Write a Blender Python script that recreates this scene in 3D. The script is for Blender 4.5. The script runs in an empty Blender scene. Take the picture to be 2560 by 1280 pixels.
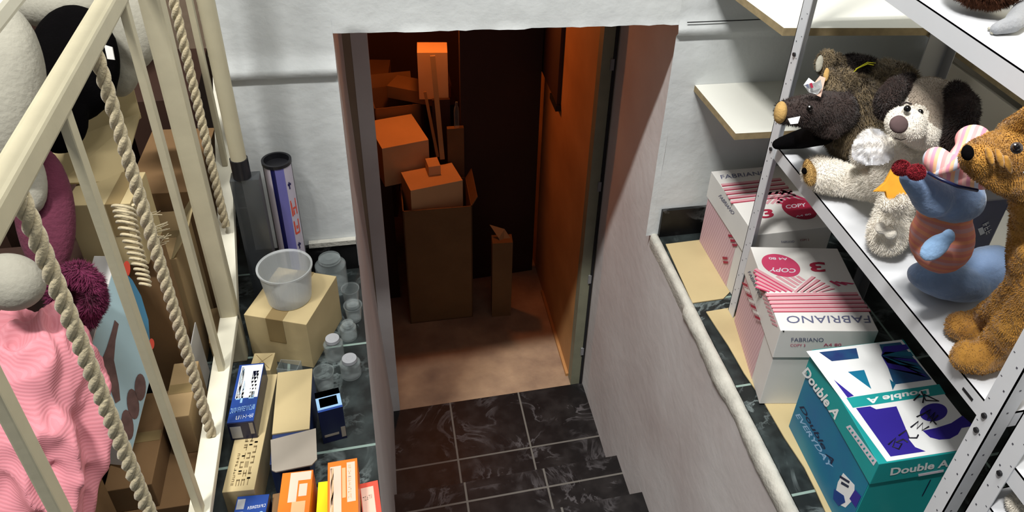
import bpy, bmesh, math, random
from mathutils import Vector, Matrix, noise
random.seed(7)
C = bpy.context.scene
col = C.collection
# ------------------------------------------------------------------ camera
F, PX, PY = 1983.961, 1505.045, 472.145
CR = Vector((0.96128, -0.26090, 0.08848)); CD = Vector((-0.081, -0.572, -0.816)); CF = Vector((0.263, 0.778, -0.571))
a_, b_, c_ = 0.607375261, 0.326228368, 0.106797365
Rx = lambda t: Matrix(((1,0,0),(0,math.cos(t),-math.sin(t)),(0,math.sin(t),math.cos(t))))
Rz = lambda t: Matrix(((math.cos(t),-math.sin(t),0),(math.sin(t),math.cos(t),0),(0,0,1)))
CM = Rz(c_) @ Rx(a_) @ Matrix(((1,0,0),(0,0,-1),(0,1,0))) @ Rz(b_)      # rows: right, down, forward
CR, CD, CF = CM[0].copy(), CM[1].copy(), CM[2].copy()
CAMZ = .842*1.72
cd = bpy.data.cameras.new('camera'); cam = bpy.data.objects.new('camera', cd); col.objects.link(cam)
cd.sensor_width = 36; cd.lens = F/2560*36; cd.shift_x = (1280-PX)/2560; cd.shift_y = (PY-640)/2560
cd.clip_start = .05
cam.matrix_world = Matrix(((CR.x,-CD.x,-CF.x,0),(CR.y,-CD.y,-CF.y,0),(CR.z,-CD.z,-CF.z,CAMZ),(0,0,0,1)))
C.camera = cam
# ------------------------------------------------------------------ light and exposure
C.view_settings.view_transform = 'Standard'; C.view_settings.look = 'None'
C.view_settings.exposure = 0.0; C.view_settings.gamma = 1
w = bpy.data.worlds.new('world'); C.world = w; w.use_nodes = True
w.node_tree.nodes['Background'].inputs[0].default_value = (.80, .88, 1.0, 1)
w.node_tree.nodes['Background'].inputs[1].default_value = .22
def area(name, loc, rot, sx, sy, p, c):
    l = bpy.data.lights.new(name, 'AREA'); l.shape = 'RECTANGLE'; l.size = sx; l.size_y = sy; l.energy = p; l.color = c
    o = bpy.data.objects.new(name, l); o.location = loc; o.rotation_euler = rot; col.objects.link(o); return o
area('ceiling_tube_light', (-1.6, -.45, 6.0), (0, math.radians(-12), 0), .9, .22, 400, (1, .98, .94))
area('stair_tube_light', (.20, .80, 3.0), (0, 0, 0), 1.2, .08, 42, (1, .98, .94))
area('overhead_fill_light', (.5, .56, 3.6), (0, 0, 0), 1.2, .10, 16, (.95, .98, 1))  # added overhead fill for faces the tubes leave dim
area('side_lamp_light', (1.44, .75, 1.5), (0, 0, 0), .12, .5, 2.2, (1, .9, .62))
pl = bpy.data.lights.new('cellar_bulb_light', 'POINT'); pl.energy = 9; pl.color = (1, .27, .06); pl.shadow_soft_size = .04
po = bpy.data.objects.new('cellar_bulb_light', pl); po.location = (.2, 2.98, .34); col.objects.link(po)

# ------------------------------------------------------------------ pixel to point (photograph frame 2560x1280)
CO = Vector((0, 0, CAMZ))
def ray(x, y): return (CR*((x-PX)/F) + CD*((y-PY)/F) + CF)
def wd(x, y, d): return CO + ray(x, y)*d
def wz(x, y, z): r = ray(x, y); return CO + r*((z-CAMZ)/r.z)
def wy(x, y, Y): r = ray(x, y); return CO + r*(Y/r.y)
def wx(x, y, X): r = ray(x, y); return CO + r*(X/r.x)
def hit(x, y, P, n): r = ray(x, y); return CO + r*((P-CO).dot(n)/r.dot(n))
V = Vector
# ------------------------------------------------------------------ materials
def lin(c):
    return tuple(((v/12.92) if v <= .04045 else ((v+.055)/1.055)**2.4) for v in [q/255 for q in c]) + (1,)
MATS = {}
def base(name):
    m = bpy.data.materials.new(name); m.use_nodes = True; MATS[name] = m
    nt = m.node_tree; b = nt.nodes['Principled BSDF']; return m, nt, b
def mat(name, rgb, rough=.6, var=.08, scale=12, bump=.0, metal=0, spec=.4, bscale=None, sheen=0, rgb2=None, trans=0):
    m, nt, b = base(name); N = nt.nodes.new; L = nt.links.new
    tc = N('ShaderNodeNewGeometry'); n = N('ShaderNodeTexNoise'); n.inputs['Scale'].default_value = scale; n.inputs['Detail'].default_value = 5
    L(tc.outputs['Position'], n.inputs['Vector'])
    r = N('ShaderNodeValToRGB'); c1 = lin(rgb)
    c2 = lin(rgb2) if rgb2 else tuple(v*(1-var*2) for v in c1[:3]) + (1,)
    r.color_ramp.elements[0].color = c2; r.color_ramp.elements[1].color = c1
    r.color_ramp.elements[0].position = .28; r.color_ramp.elements[1].position = .70
    L(n.outputs[0], r.inputs[0]); L(r.outputs[0], b.inputs['Base Color'])
    b.inputs['Roughness'].default_value = rough; b.inputs['Metallic'].default_value = metal
    b.inputs['Specular IOR Level'].default_value = spec
    if sheen: b.inputs['Sheen Weight'].default_value = sheen
    if bump:
        n2 = N('ShaderNodeTexNoise'); n2.inputs['Scale'].default_value = bscale or scale*4; n2.inputs['Detail'].default_value = 6
        L(tc.outputs['Position'], n2.inputs['Vector'])
        bp = N('ShaderNodeBump'); bp.inputs['Strength'].default_value = bump; bp.inputs['Distance'].default_value = .01
        L(n2.outputs[0], bp.inputs['Height']); L(bp.outputs[0], b.inputs['Normal'])
    return m
def math_(nt, op, a, bb=None, c=None):
    n = nt.nodes.new('ShaderNodeMath'); n.operation = op
    for i, v in enumerate((a, bb, c)):
        if v is None: continue
        if isinstance(v, (int, float)): n.inputs[i].default_value = v
        else: nt.links.new(v, n.inputs[i])
    return n.outputs[0]
def marble(name, dark, mid, vein, ox, oy, size, grout=(120,125,115), gw=.006, groutz=False):
    m, nt, b = base(name); N = nt.nodes.new; L = nt.links.new
    g = N('ShaderNodeNewGeometry'); sp = N('ShaderNodeSeparateXYZ'); L(g.outputs['Position'], sp.inputs[0])
    n1 = N('ShaderNodeTexNoise'); n1.inputs['Scale'].default_value = 5.5; n1.inputs['Detail'].default_value = 6; n1.inputs['Roughness'].default_value = .62; n1.inputs['Distortion'].default_value = 1.1
    n2 = N('ShaderNodeTexNoise'); n2.inputs['Scale'].default_value = 17; n2.inputs['Detail'].default_value = 8
    n3 = N('ShaderNodeTexNoise'); n3.inputs['Scale'].default_value = 9; n3.inputs['Detail'].default_value = 2
    for n in (n1, n2, n3): L(g.outputs['Position'], n.inputs['Vector'])
    v = math_(nt, 'ABSOLUTE', math_(nt, 'SUBTRACT', n1.outputs[0], .5))
    v = math_(nt, 'SUBTRACT', 1, math_(nt, 'MULTIPLY', v, 26)); v = math_(nt, 'MAXIMUM', v, 0)
    v = math_(nt, 'MULTIPLY', v, math_(nt, 'MAXIMUM', math_(nt, 'SUBTRACT', math_(nt, 'MULTIPLY', n3.outputs[0], 4), 1.75), 0))
    v = math_(nt, 'MINIMUM', v, 1)
    r = N('ShaderNodeValToRGB'); r.color_ramp.elements[0].color = lin(dark); r.color_ramp.elements[1].color = lin(mid)
    r.color_ramp.elements[0].position = .42; r.color_ramp.elements[1].position = .72; L(n2.outputs[0], r.inputs[0])
    mx = N('ShaderNodeMix'); mx.data_type = 'RGBA'; L(v, mx.inputs[0]); L(r.outputs[0], mx.inputs[6]); mx.inputs[7].default_value = lin(vein)
    def gr(c, o):
        f = math_(nt, 'FRACT', math_(nt, 'DIVIDE', math_(nt, 'SUBTRACT', c, o), size))
        return math_(nt, 'LESS_THAN', f, gw/size)
    gg = math_(nt, 'MAXIMUM', gr(sp.outputs[0], ox), gr(sp.outputs[1], oy)) if size else 0
    nz = N('ShaderNodeSeparateXYZ'); L(g.outputs['Normal'], nz.inputs[0])
    if size and not groutz: gg = math_(nt, 'MULTIPLY', gg, math_(nt, 'GREATER_THAN', nz.outputs[2], .5))
    mx2 = N('ShaderNodeMix'); mx2.data_type = 'RGBA'
    if size: L(gg, mx2.inputs[0])
    else: mx2.inputs[0].default_value = 0
    L(mx.outputs[2], mx2.inputs[6]); mx2.inputs[7].default_value = lin(grout)
    L(mx2.outputs[2], b.inputs['Base Color']); b.inputs['Roughness'].default_value = .42; b.inputs['Specular IOR Level'].default_value = .3
    return m
def clear(name, rgb, amount, rough=.15, alpha_face=.5):
    m, nt, b = base(name); N = nt.nodes.new; L = nt.links.new
    b.inputs['Base Color'].default_value = lin(rgb); b.inputs['Roughness'].default_value = rough; b.inputs['Specular IOR Level'].default_value = .8
    t = N('ShaderNodeBsdfTransparent'); mx = N('ShaderNodeMixShader'); lw = N('ShaderNodeLayerWeight'); lw.inputs[0].default_value = .35
    f = math_(nt, 'MINIMUM', math_(nt, 'ADD', math_(nt, 'MULTIPLY', lw.outputs[1], alpha_face), amount), 1)
    L(f, mx.inputs[0]); L(t.outputs[0], mx.inputs[1]); L(b.outputs[0], mx.inputs[2])
    L(mx.outputs[0], nt.nodes['Material Output'].inputs[0]); return m
def stripes(name, cols, scale, axis, rough=.9, bump=0):
    m, nt, b = base(name); N = nt.nodes.new; L = nt.links.new
    g = N('ShaderNodeNewGeometry'); d = N('ShaderNodeVectorMath'); d.operation = 'DOT_PRODUCT'; L(g.outputs['Position'], d.inputs[0]); d.inputs[1].default_value = axis
    f = math_(nt, 'FRACT', math_(nt, 'MULTIPLY', d.outputs['Value'], scale))
    r = N('ShaderNodeValToRGB'); r.color_ramp.interpolation = 'CONSTANT'; L(f, r.inputs[0])
    e = r.color_ramp.elements; n = len(cols); e[0].color = lin(cols[0]); e[1].color = lin(cols[1]); e[1].position = 1/n
    for i in range(2, n): q = e.new(i/n); q.color = lin(cols[i])
    L(r.outputs[0], b.inputs['Base Color']); b.inputs['Roughness'].default_value = rough
    if bump:
        s = math_(nt, 'SINE', math_(nt, 'MULTIPLY', d.outputs['Value'], scale*6.283)); bp = N('ShaderNodeBump'); bp.inputs['Strength'].default_value = bump; bp.inputs['Distance'].default_value = .002
        L(s, bp.inputs['Height']); L(bp.outputs[0], b.inputs['Normal'])
    return m
PLASTER = mat('white_plaster', (212,216,216), .75, .05, 6, .22, bscale=22)
PLASTER2 = mat('stained_grey_plaster', (208,206,205), .75, .0, 2.6, .15, bscale=25, rgb2=(188,180,178))
LEDGE = mat('pale_filler_plaster', (192,190,180), .8, .12, 30, .3)
BEIGEWALL = mat('beige_wall', (190,184,170), .7, .03, 5, .08)
TILE = marble('black_marble_tile', (20,19,20), (40,38,38), (86,84,86), .187-.003, 1.925-.285*5, .285, (105,103,98), .007)
TILE2 = marble('green_black_marble_tile', (26,30,30), (52,60,60), (110,120,120), -.55, 1.125-.3*5, .3, (130,150,142), .006)
TILE3 = marble('black_marble_skirting', (9,9,10), (24,24,24), (95,95,95), 0, 0, 0)
CONC = mat('stained_concrete', (178,150,120), .85, .2, 7, .3, bscale=40, rgb2=(128,104,86))
CREAM = mat('cream_painted_metal', (196,188,160), .42, .05, 20, .03, spec=.5)
CREAM2 = mat('pale_cream_painted_metal', (220,216,196), .45, .04, 20, .03)
ROPE = mat('cotton_rope', (198,184,150), .9, .1, 60, .3, sheen=.3)
WSTEEL = mat('white_painted_steel', (206,208,212), .4, .02, 10, .02, spec=.5)
GSTEEL = mat('grey_painted_steel', (130,130,132), .45, .05, 14)
DARK = mat('dark_hole', (25,25,28), .6, .0); SLOT = mat('slot_hole', (70,70,78), .6, .0)
BOARD = mat('white_melamine', (206,206,198), .4, .02, 8)
EDGE = mat('chipboard_edge', (158,140,105), .8, .15, 60)
CARD = mat('brown_cardboard', (164,138,98), .85, .06, 9, .06, bscale=60)
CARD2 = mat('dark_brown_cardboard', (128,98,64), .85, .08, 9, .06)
CARDC = mat('bulb_lit_cardboard', (224,186,136), .85, .05, 9, .05)  # lighter copy of the brown cardboard, bulb light put into the colour
CARDP = mat('pale_cardboard', (184,166,124), .85, .05, 9, .05)
GREYCARD = mat('grey_card_inside', (150,142,130), .85, .04, 14)
TAPE = mat('brown_parcel_tape', (140,120,82), .35, .05, 9)
WHITEBOX = mat('white_coated_card', (216,214,210), .5, .03, 9)
PINK = mat('pink_print', (205,150,158), .6, .03); PINKL = mat('pale_pink_print', (196,160,166), .6, .03)
RED = mat('crimson_print', (158,36,62), .6, .03); ROSE = mat('rose_print', (190,62,98), .6, .03)
INK = mat('grey_blue_ink', (92,96,124), .6, .02); BLACKINK = mat('black_marker_ink', (22,22,34), .5, .0)
TEAL = mat('teal_print', (30,150,150), .4, .04); TEALD = mat('deep_teal_print', (22,112,130), .4, .1, 5, rgb2=(30,70,130))
TEALV = mat('teal_violet_print', (18,128,146), .4, .0, 4.5, rgb2=(30,84,142))
PURP = mat('violet_print', (48,36,140), .45, .03); NAVYP = mat('deep_navy_print', (36,42,100), .45, .03, 14, rgb2=(30,100,130))
WPRINT = mat('white_print', (228,230,230), .5, .02); WPINK = mat('lilac_white_print', (215,205,215), .5, .03)
BLUEP = mat('blue_glossy_print', (32,66,140), .3, .1, 25); BLUEL = mat('light_blue_print', (150,190,225), .35, .1, 30); NAVY = mat('navy_glossy_print', (20,26,62), .3, .08, 20)
ORANGE = mat('orange_print', (232,120,30), .4, .03); PEACH = mat('peach_print', (240,200,180), .5, .03); TAN = mat('tan_print', (222,180,130), .5, .03)
YELLOW = mat('yellow_print', (236,232,20), .4, .02); REDO = mat('red_orange_print', (222,82,62), .4, .03)
NAVYB = mat('dull_navy_print', (34,50,92), .4, .03)
LILAC = mat('lilac_print', (120,118,190), .35, .04); DNAVY = mat('dark_blue_stripe', (24,26,84), .35, .03); LAV = mat('lavender_print', (196,190,206), .4, .03)
BLACKP = mat('black_plastic', (30,30,34), .35, .03)
BEIGEP = mat('olive_lacquer', (120,110,85), .4, .05)
FRAMEP = mat('grey_green_door_frame', (128,128,108), .5, .08, 20)
WOODP = mat('orange_brown_wood_panel', (196,146,92), .55, .0, 3, rgb2=(156,112,66))
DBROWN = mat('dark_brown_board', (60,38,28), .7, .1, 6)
CELLAR = mat('cellar_render', (150,130,110), .9, .1, 5, .2)
BUCKET = clear('frosted_plastic', (196,200,200), .34, .35, .5)
CLEAR = clear('clear_plastic', (170,180,180), .05, .1, .6)
SMOKE = clear('smoked_plastic', (60,64,68), .55, .25, .4)
GLINT = mat('silver_label', (160,162,166), .25, .05)
# plush
P_BLACK = mat('black_plush', (7,6,7), .95, .1, 60, .2, sheen=.0, spec=.04)
P_WHITE = mat('grey_white_plush', (158,155,142), .95, .06, 30, .2, sheen=.05)
P_CREAM = mat('cream_plush', (236,229,216), .95, .06, 60, .35, sheen=.3)
P_TAUPE = mat('taupe_plush', (170,156,140), .95, .08, 50, .35, sheen=.3)
P_DBROWN = mat('dark_brown_plush', (50,36,32), .95, .12, 60, .4, sheen=.15)
P_BOAR = mat('olive_brown_plush', (120,104,78), .95, .15, 40, .4, sheen=.2, rgb2=(72,60,44))
P_NOSE = mat('brown_felt', (88,70,70), .9, .08, 80)
P_TAN = mat('tan_plush', (186,150,90), .95, .1, 60, .3)
P_GOLD = mat('golden_plush', (176,126,44), .8, .12, 22, .35, sheen=.3, rgb2=(126,84,22))
P_BLUE = mat('blue_plush', (116,140,176), .9, .1, 30, .3, sheen=.3)
P_LBLUE = mat('light_blue_plush', (134,168,206), .9, .08, 30, .3, sheen=.3)
P_ORANGE = mat('orange_felt', (214,150,40), .9, .06, 60)
P_RED = mat('dark_red_pompom', (130,20,34), .95, .1, 80, .4)
P_MAG = mat('magenta_plush', (98,42,62), .95, .1, 40, .3, sheen=.02)
P_MAGF = mat('magenta_fur', (112,36,72), .95, .15, 60, .4, sheen=.05)
P_GREY = mat('grey_plush', (140,142,146), .9, .06, 40, .3, sheen=.2)
P_BROWNF = mat('chestnut_fur', (92,52,28), .95, .2, 60, .4)
EYE = mat('glossy_black_eye', (10,8,8), .1, .0); EYEW = mat('white_eye_glint', (230,230,230), .3, 0)
STRIPE = stripes('pastel_knit_stripes', [(226,176,170),(214,140,160),(232,180,140),(196,200,214),(226,150,150)], 42, (.62,-.75,.22))
STRIPE2 = stripes('salmon_knit_stripes', [(198,118,106),(204,134,112),(184,138,140),(194,122,112),(208,136,102)], 38, (.05,.1,1.0))
RIB = stripes('pink_ribbed_cloth', [(208,130,140),(213,138,148)], 260, (.3,-.2,.93), .85, .12)
PEARL = clear('pearly_wrap', (220,222,230), .35, .1, .6)

# ------------------------------------------------------------------ builders
def tag(o, label=None, cat=None, group=None, kind=None):
    if label: o['label'] = label
    if cat: o['category'] = cat
    if group: o['group'] = group
    if kind: o['kind'] = kind
    return o
def thing(name, label, cat, loc, group=None):
    o = bpy.data.objects.new(name, None); o.empty_display_size = .03; col.objects.link(o); o.location = loc
    return tag(o, label, cat, group)
def wloc(p):
    v = Vector((0,0,0))
    while p is not None: v = v + p.location; p = p.parent
    return v
class MB:
    def __init__(s): s.v = []; s.f = []; s.m = []; s.mats = []; s.sm = []
    def mi(s, m):
        if m not in s.mats: s.mats.append(m)
        return s.mats.index(m)
    def add(s, vs, fs, m, smooth=False):
        o = len(s.v); s.v += [Vector(v) for v in vs]; k = s.mi(m)
        for f in fs: s.f.append([i+o for i in f]); s.m.append(k); s.sm.append(smooth)
        return s
    def para(s, o, u, v, w, m):                     # parallelepiped from a corner
        o, u, v, w = Vector(o), Vector(u), Vector(v), Vector(w)
        if u.cross(v).dot(w) < 0: u, v = v, u
        p = [o, o+u, o+u+v, o+v, o+w, o+u+w, o+u+v+w, o+v+w]
        return s.add(p, [(0,3,2,1),(4,5,6,7),(0,1,5,4),(1,2,6,5),(2,3,7,6),(3,0,4,7)], m)
    def box(s, x0, y0, z0, x1, y1, z1, m): return s.para((x0,y0,z0), (x1-x0,0,0), (0,y1-y0,0), (0,0,z1-z0), m)
    def poly(s, pts, m, n=None, off=0.0, th=None):   # flat polygon, optional thickness
        pts = [Vector(p) for p in pts]
        if n is None: n = (pts[1]-pts[0]).cross(pts[2]-pts[0]).normalized()
        nn = Vector((0,0,0))
        for i in range(len(pts)): nn += pts[i].cross(pts[(i+1) % len(pts)])
        if nn.dot(n) < 0: pts = pts[::-1]
        t = th or .0004; a = [p+n*off for p in pts]; b = [p+n*(off+t) for p in pts]; k = len(pts)
        return s.add(a+b, [tuple(range(k))[::-1], tuple(range(k, 2*k))]+[(i, (i+1) % k, (i+1) % k+k, i+k) for i in range(k)], m)
    def tube(s, pts, r, m, seg=12, cap=True, smooth=True, rs=None):
        pts = [Vector(p) for p in pts]; rings = []; n = len(pts); up = Vector((.1,.2,1))
        prev = None; vs = []
        for i, p in enumerate(pts):
            t = (pts[min(i+1, n-1)]-pts[max(i-1, 0)]).normalized()
            if prev is None: a = t.orthogonal().normalized()
            else: a = (prev - t*prev.dot(t)).normalized()
            prev = a; b = t.cross(a); rr = rs[i] if rs else r
            vs += [p + (a*math.cos(2*math.pi*k/seg)+b*math.sin(2*math.pi*k/seg))*rr for k in range(seg)]
        fs = [(i*seg+k, i*seg+(k+1) % seg, (i+1)*seg+(k+1) % seg, (i+1)*seg+k) for i in range(n-1) for k in range(seg)]
        s.add(vs, fs, m, smooth)
        if cap: s.add(vs[:seg], [tuple(range(seg))[::-1]], m); s.add(vs[-seg:], [tuple(range(seg))], m)
        return s
    def lathe(s, c, prof, m, seg=32, ax=Vector((0,0,1)), mf=None):
        c = Vector(c); ax = Vector(ax).normalized(); a = ax.orthogonal().normalized(); b = ax.cross(a)
        vs = [c + ax*z + (a*math.cos(2*math.pi*k/seg)+b*math.sin(2*math.pi*k/seg))*r for r, z in prof for k in range(seg)]
        for i in range(len(prof)-1):
            for k in range(seg):
                f = (i*seg+k, i*seg+(k+1) % seg, (i+1)*seg+(k+1) % seg, (i+1)*seg+k)
                s.add([vs[j] for j in f], [(0,1,2,3)], mf(i, k) if mf else m, True)
        return s
    def build(s, name, parent=None, bevel=0, merge=False):
        off = wloc(parent)
        me = bpy.data.meshes.new(name); me.from_pydata([v-off for v in s.v], [], s.f); me.validate()
        for m in s.mats: me.materials.append(m)
        if len(me.polygons) == len(s.m):
            me.polygons.foreach_set('material_index', s.m); me.polygons.foreach_set('use_smooth', s.sm)
        if merge or bevel:
            bm = bmesh.new(); bm.from_mesh(me); bmesh.ops.remove_doubles(bm, verts=bm.verts, dist=1e-5); bmesh.ops.recalc_face_normals(bm, faces=bm.faces)
            if bevel: bmesh.ops.bevel(bm, geom=[e for e in bm.edges if e.is_manifold and e.calc_face_angle(0) > .5], offset=bevel, segments=2, profile=.6, affect='EDGES')
            bm.to_mesh(me); bm.free()
        o = bpy.data.objects.new(name, me); col.objects.link(o)
        if parent: o.parent = parent
        return o
def alone(mb, name, label, cat, group=None, bevel=0): return tag(mb.build(name, None, bevel), label, cat, group)
def struct(mb, name, bevel=0, merge=False): return tag(mb.build(name, None, bevel, merge), kind='structure')
def setloc(o, loc):                                 # move the origin of a one-mesh thing to its base
    loc = Vector(loc); o.data.transform(Matrix.Translation(-loc)); o.location = loc; return o
def quad(px4, z):                                   # rectangle on height z from four pixels: TL TR BR BL -> corner, u, v
    a, b, c, d = [wz(x, y, z) for x, y in px4]
    u = ((b-a)+(c-d))*.5; v = ((d-a)+(c-b))*.5; ctr = (a+b+c+d)*.25
    un = u.normalized(); v = (v-un*v.dot(un)).normalized()*v.length
    return ctr-u*.5-v*.5, u, v
UP = Vector((0,0,1))
# lettering: A baseline left, B baseline right, T top left (world points)
def letter(s, A, B, T, m, parent, name='lettering', th=.0006, bold=0):
    cu = bpy.data.curves.new('t', 'FONT'); cu.body = s; cu.size = 1; cu.offset = bold; cu.resolution_u = 3
    o = bpy.data.objects.new('t', cu); col.objects.link(o); bpy.context.view_layer.update()
    dg = bpy.context.evaluated_depsgraph_get(); me = bpy.data.meshes.new_from_object(o.evaluated_get(dg))
    bpy.data.objects.remove(o); bpy.data.curves.remove(cu)
    xs = [v.co.x for v in me.vertices]; ys = [v.co.y for v in me.vertices]
    x0, x1, y0, y1 = min(xs), max(xs), min(ys), max(ys)
    u, v = B-A, T-A; n = u.cross(v).normalized(); off = wloc(parent)
    for q in me.vertices:
        q.co = A + u*((q.co.x-x0)/(x1-x0)) + v*((q.co.y-y0)/(y1-y0)) + n*th - off
    me.materials.clear(); me.materials.append(m); me.name = name
    ob = bpy.data.objects.new(name, me); col.objects.link(ob); ob.parent = parent
    return ob
# plush: union of balls and tapered limbs, remeshed to one skin
def ball(px, py, d, r, sy=1, sz=1): return ('e', wd(px, py, d), r*d/F)
def limb(*q): return ('c', [(wd(x, y, d), r*d/F) for x, y, d, r in q])
def G(px, py, r, z0=.54):                           # depth at which a ball of r px under this pixel rests on height z0
    return (CAMZ-z0)/(r/F - ray(px, py).z)
def ell(px, py, d, a, b, c=None, ang=0):            # ellipsoid: half sizes in px (along ang, across, deep)
    k = d/F; ca, sa = math.cos(math.radians(ang)), math.sin(math.radians(ang))
    ux = CR*ca + CD*sa; uy = CD*ca - CR*sa
    return ('x', wd(px, py, d), ux*a*k, uy*b*k, CF*(c or b)*k)
def blob(name, prims, parent, mf, vox=.004, sm=4, lump=.0, fur=0, flen=.008, fw=.0009, mats=None, lscale=60):
    bm = bmesh.new()
    def sph(c, r):
        t = bmesh.ops.create_icosphere(bm, subdivisions=3, radius=1)
        for v in t['verts']: v.co = c + v.co*r
    for p in prims:
        if p[0] == 'e': sph(p[1], p[2])
        elif p[0] == 'x':
            t = bmesh.ops.create_icosphere(bm, subdivisions=3, radius=1)
            for v in t['verts']: v.co = p[1] + p[2]*v.co.x + p[3]*v.co.y + p[4]*v.co.z
        else:
            L = p[1]
            for (a, ra), (b, rb) in zip(L, L[1:]):
                n = max(2, int((b-a).length/(min(ra, rb)*.3)))
                for i in range(n+1): t = i/n; sph(a.lerp(b, t), ra+(rb-ra)*t)
    me = bpy.data.meshes.new('tmp'); bm.to_mesh(me); bm.free()
    o = bpy.data.objects.new('tmp', me); col.objects.link(o)
    r = o.modifiers.new('r', 'REMESH'); r.mode = 'VOXEL'; r.voxel_size = vox
    s = o.modifiers.new('s', 'SMOOTH'); s.iterations = sm; s.factor = .6
    bpy.context.view_layer.update(); dg = bpy.context.evaluated_depsgraph_get()
    m2 = bpy.data.meshes.new_from_object(o.evaluated_get(dg)); bpy.data.objects.remove(o); bpy.data.meshes.remove(me)
    off = wloc(parent)
    if lump:
        ns = [v.normal.copy() for v in m2.vertices]
        for v, n in zip(m2.vertices, ns): v.co = v.co + n*(noise.noise(v.co*lscale)*lump + noise.noise(v.co*lscale*2.7)*lump*.5)
    mats = mats or [mf]; pick = mf if callable(mf) else (lambda c: 0)
    verts = [v.co.copy() for v in m2.vertices]; faces = [list(p.vertices) for p in m2.polygons]
    mi = [pick(p.center) for p in m2.polygons]; sm_ = [True]*len(faces)
    if fur:
        A = []; tot = 0
        for p in m2.polygons: tot += p.area; A.append(tot)
        import bisect
        pol = m2.polygons; vn = [v.normal.copy() for v in m2.vertices]
        for _ in range(fur):
            i = min(bisect.bisect(A, random.random()*tot), len(pol)-1); p = pol[i]
            vs = p.vertices; wts = [random.random() for _ in vs]; ws = sum(wts)
            c = sum((verts[k]*(q/ws) for k, q in zip(vs, wts)), Vector((0,0,0)))
            n = p.normal; t = Vector((noise.noise(c*25), noise.noise(c*25+V((9,3,1))), noise.noise(c*25+V((4,7,2)))-.35))
            d = (n + t*.9 + Vector((random.uniform(-.3,.3), random.uniform(-.3,.3), random.uniform(-.3,.3)))).normalized()
            sd = d.cross(n); sd = sd.normalized() if sd.length > 1e-4 else n.orthogonal().normalized()
            k = len(verts); L = flen*random.uniform(.6, 1.2)
            verts += [c-sd*fw-n*.0005, c+sd*fw-n*.0005, c+d*L]; faces.append([k, k+1, k+2]); mi.append(mi[i]); sm_.append(False)
    bpy.data.meshes.remove(m2)
    m3 = bpy.data.meshes.new(name); m3.from_pydata([v-off for v in verts], [], faces)
    for m in mats: m3.materials.append(m)
    m3.polygons.foreach_set('material_index', mi); m3.polygons.foreach_set('use_smooth', sm_)
    ob = bpy.data.objects.new(name, m3); col.objects.link(ob); ob.parent = parent
    return ob

# ================================================================== SETTING
D, D2, FZ = 1.72, 2.21, -1.2
LX, RX, LZ = -.083, .752, .674
def ledge_off(x, z):
    zl = .578 if x < 0 else .652
    t = (z-zl)/.045
    o = .011*(1-t) if 0 <= t <= 1 else 0
    if z > LZ and LX < x < RX: o = .003
    return o + noise.noise(V((x*3, z*3, 1)))*.004 + noise.noise(V((x*9, z*9, 5)))*.0015
def skin(mb, x0, x1, z0, z1, m, wav=0, step=.012, xl=None):
    nx = max(2, int((x1-x0)/step/1.6)); nz = max(2, int((z1-z0)/step)); vs = []
    for j in range(nz+1):
        for i in range(nx+1):
            t = j/nz; x = x0+(x1-x0)*i/nx
            if xl: x += xl(t)*(1-i/nx)
            zz0 = z0 + wav*(noise.noise(V((x*14, 0, 3)))+.6*noise.noise(V((x*40, 0, 8)))); z = zz0+(z1-zz0)*t
            vs.append((x, D-ledge_off(x, z), z))
    fs = [(j*(nx+1)+i, j*(nx+1)+i+1, (j+1)*(nx+1)+i+1, (j+1)*(nx+1)+i) for j in range(nz) for i in range(nx)]
    mb.add(vs, fs, m, True)
WLX = -.33
wb = MB()
skin(wb, WLX, LX, 0, 1.1, PLASTER); skin(wb, LX, RX-.018, LZ, 1.1, PLASTER, .0025); skin(wb, RX-.018, 2.4, 0, 1.1, PLASTER)
wb.box(WLX, D+.006, -1.25, LX, D2, 1.1, PLASTER)
wb.box(LX, D+.004, LZ+.006, RX, D2, 1.1, PLASTER)
wb.box(RX+.006, D+.006, -1.25, 2.4, D2, 1.1, PLASTER)
wb.box(WLX, D+.0, 1.1, 2.4, D2, 2.6, PLASTER)
struct(wb, 'wall_back')
# crack above the ledge, beside the doorway
ck = MB(); pts = [(1718,55.8),(1760,54.2),(1800,52.4),(1850,50.6),(1900,48.2),(1932,47)]
for (a, b), (c, d) in zip(pts, pts[1:]):
    p, q = wy(a, b, D-.009), wy(c, d, D-.009); ck.poly([p+UP*.0012, q+UP*.0012, q-UP*.0012, p-UP*.0012], DARK, V((0,-1,0)), .0, .001)
struct(ck, 'trim_1')
# stairwell walls
sw = MB()
def wgrid(mb, y0, y1, z0, z1, x, m, st=.03):
    n, k = int((y1-y0)/st), int((z1-z0)/st); vs = [(x+noise.noise(V((y*4, z*4, 2)))*.0025, y, z) for z in [z0+(z1-z0)*j/k for j in range(k+1)] for y in [y1+(y0-y1)*i/n for i in range(n+1)]]
    mb.add(vs, [(j*(n+1)+i, j*(n+1)+i+1, (j+1)*(n+1)+i+1, (j+1)*(n+1)+i) for j in range(k) for i in range(n)], m, True)
wgrid(sw, -.3, D+.0, FZ-.02, -.02, RX, PLASTER2); wgrid(sw, D-.0, D2, FZ-.02, LZ+.12, RX, PLASTER2)
sw.box(RX+.006, -.3, -1.25, RX+.16, D+.0, -.045, PLASTER2)
struct(sw, 'wall_right')
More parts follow.
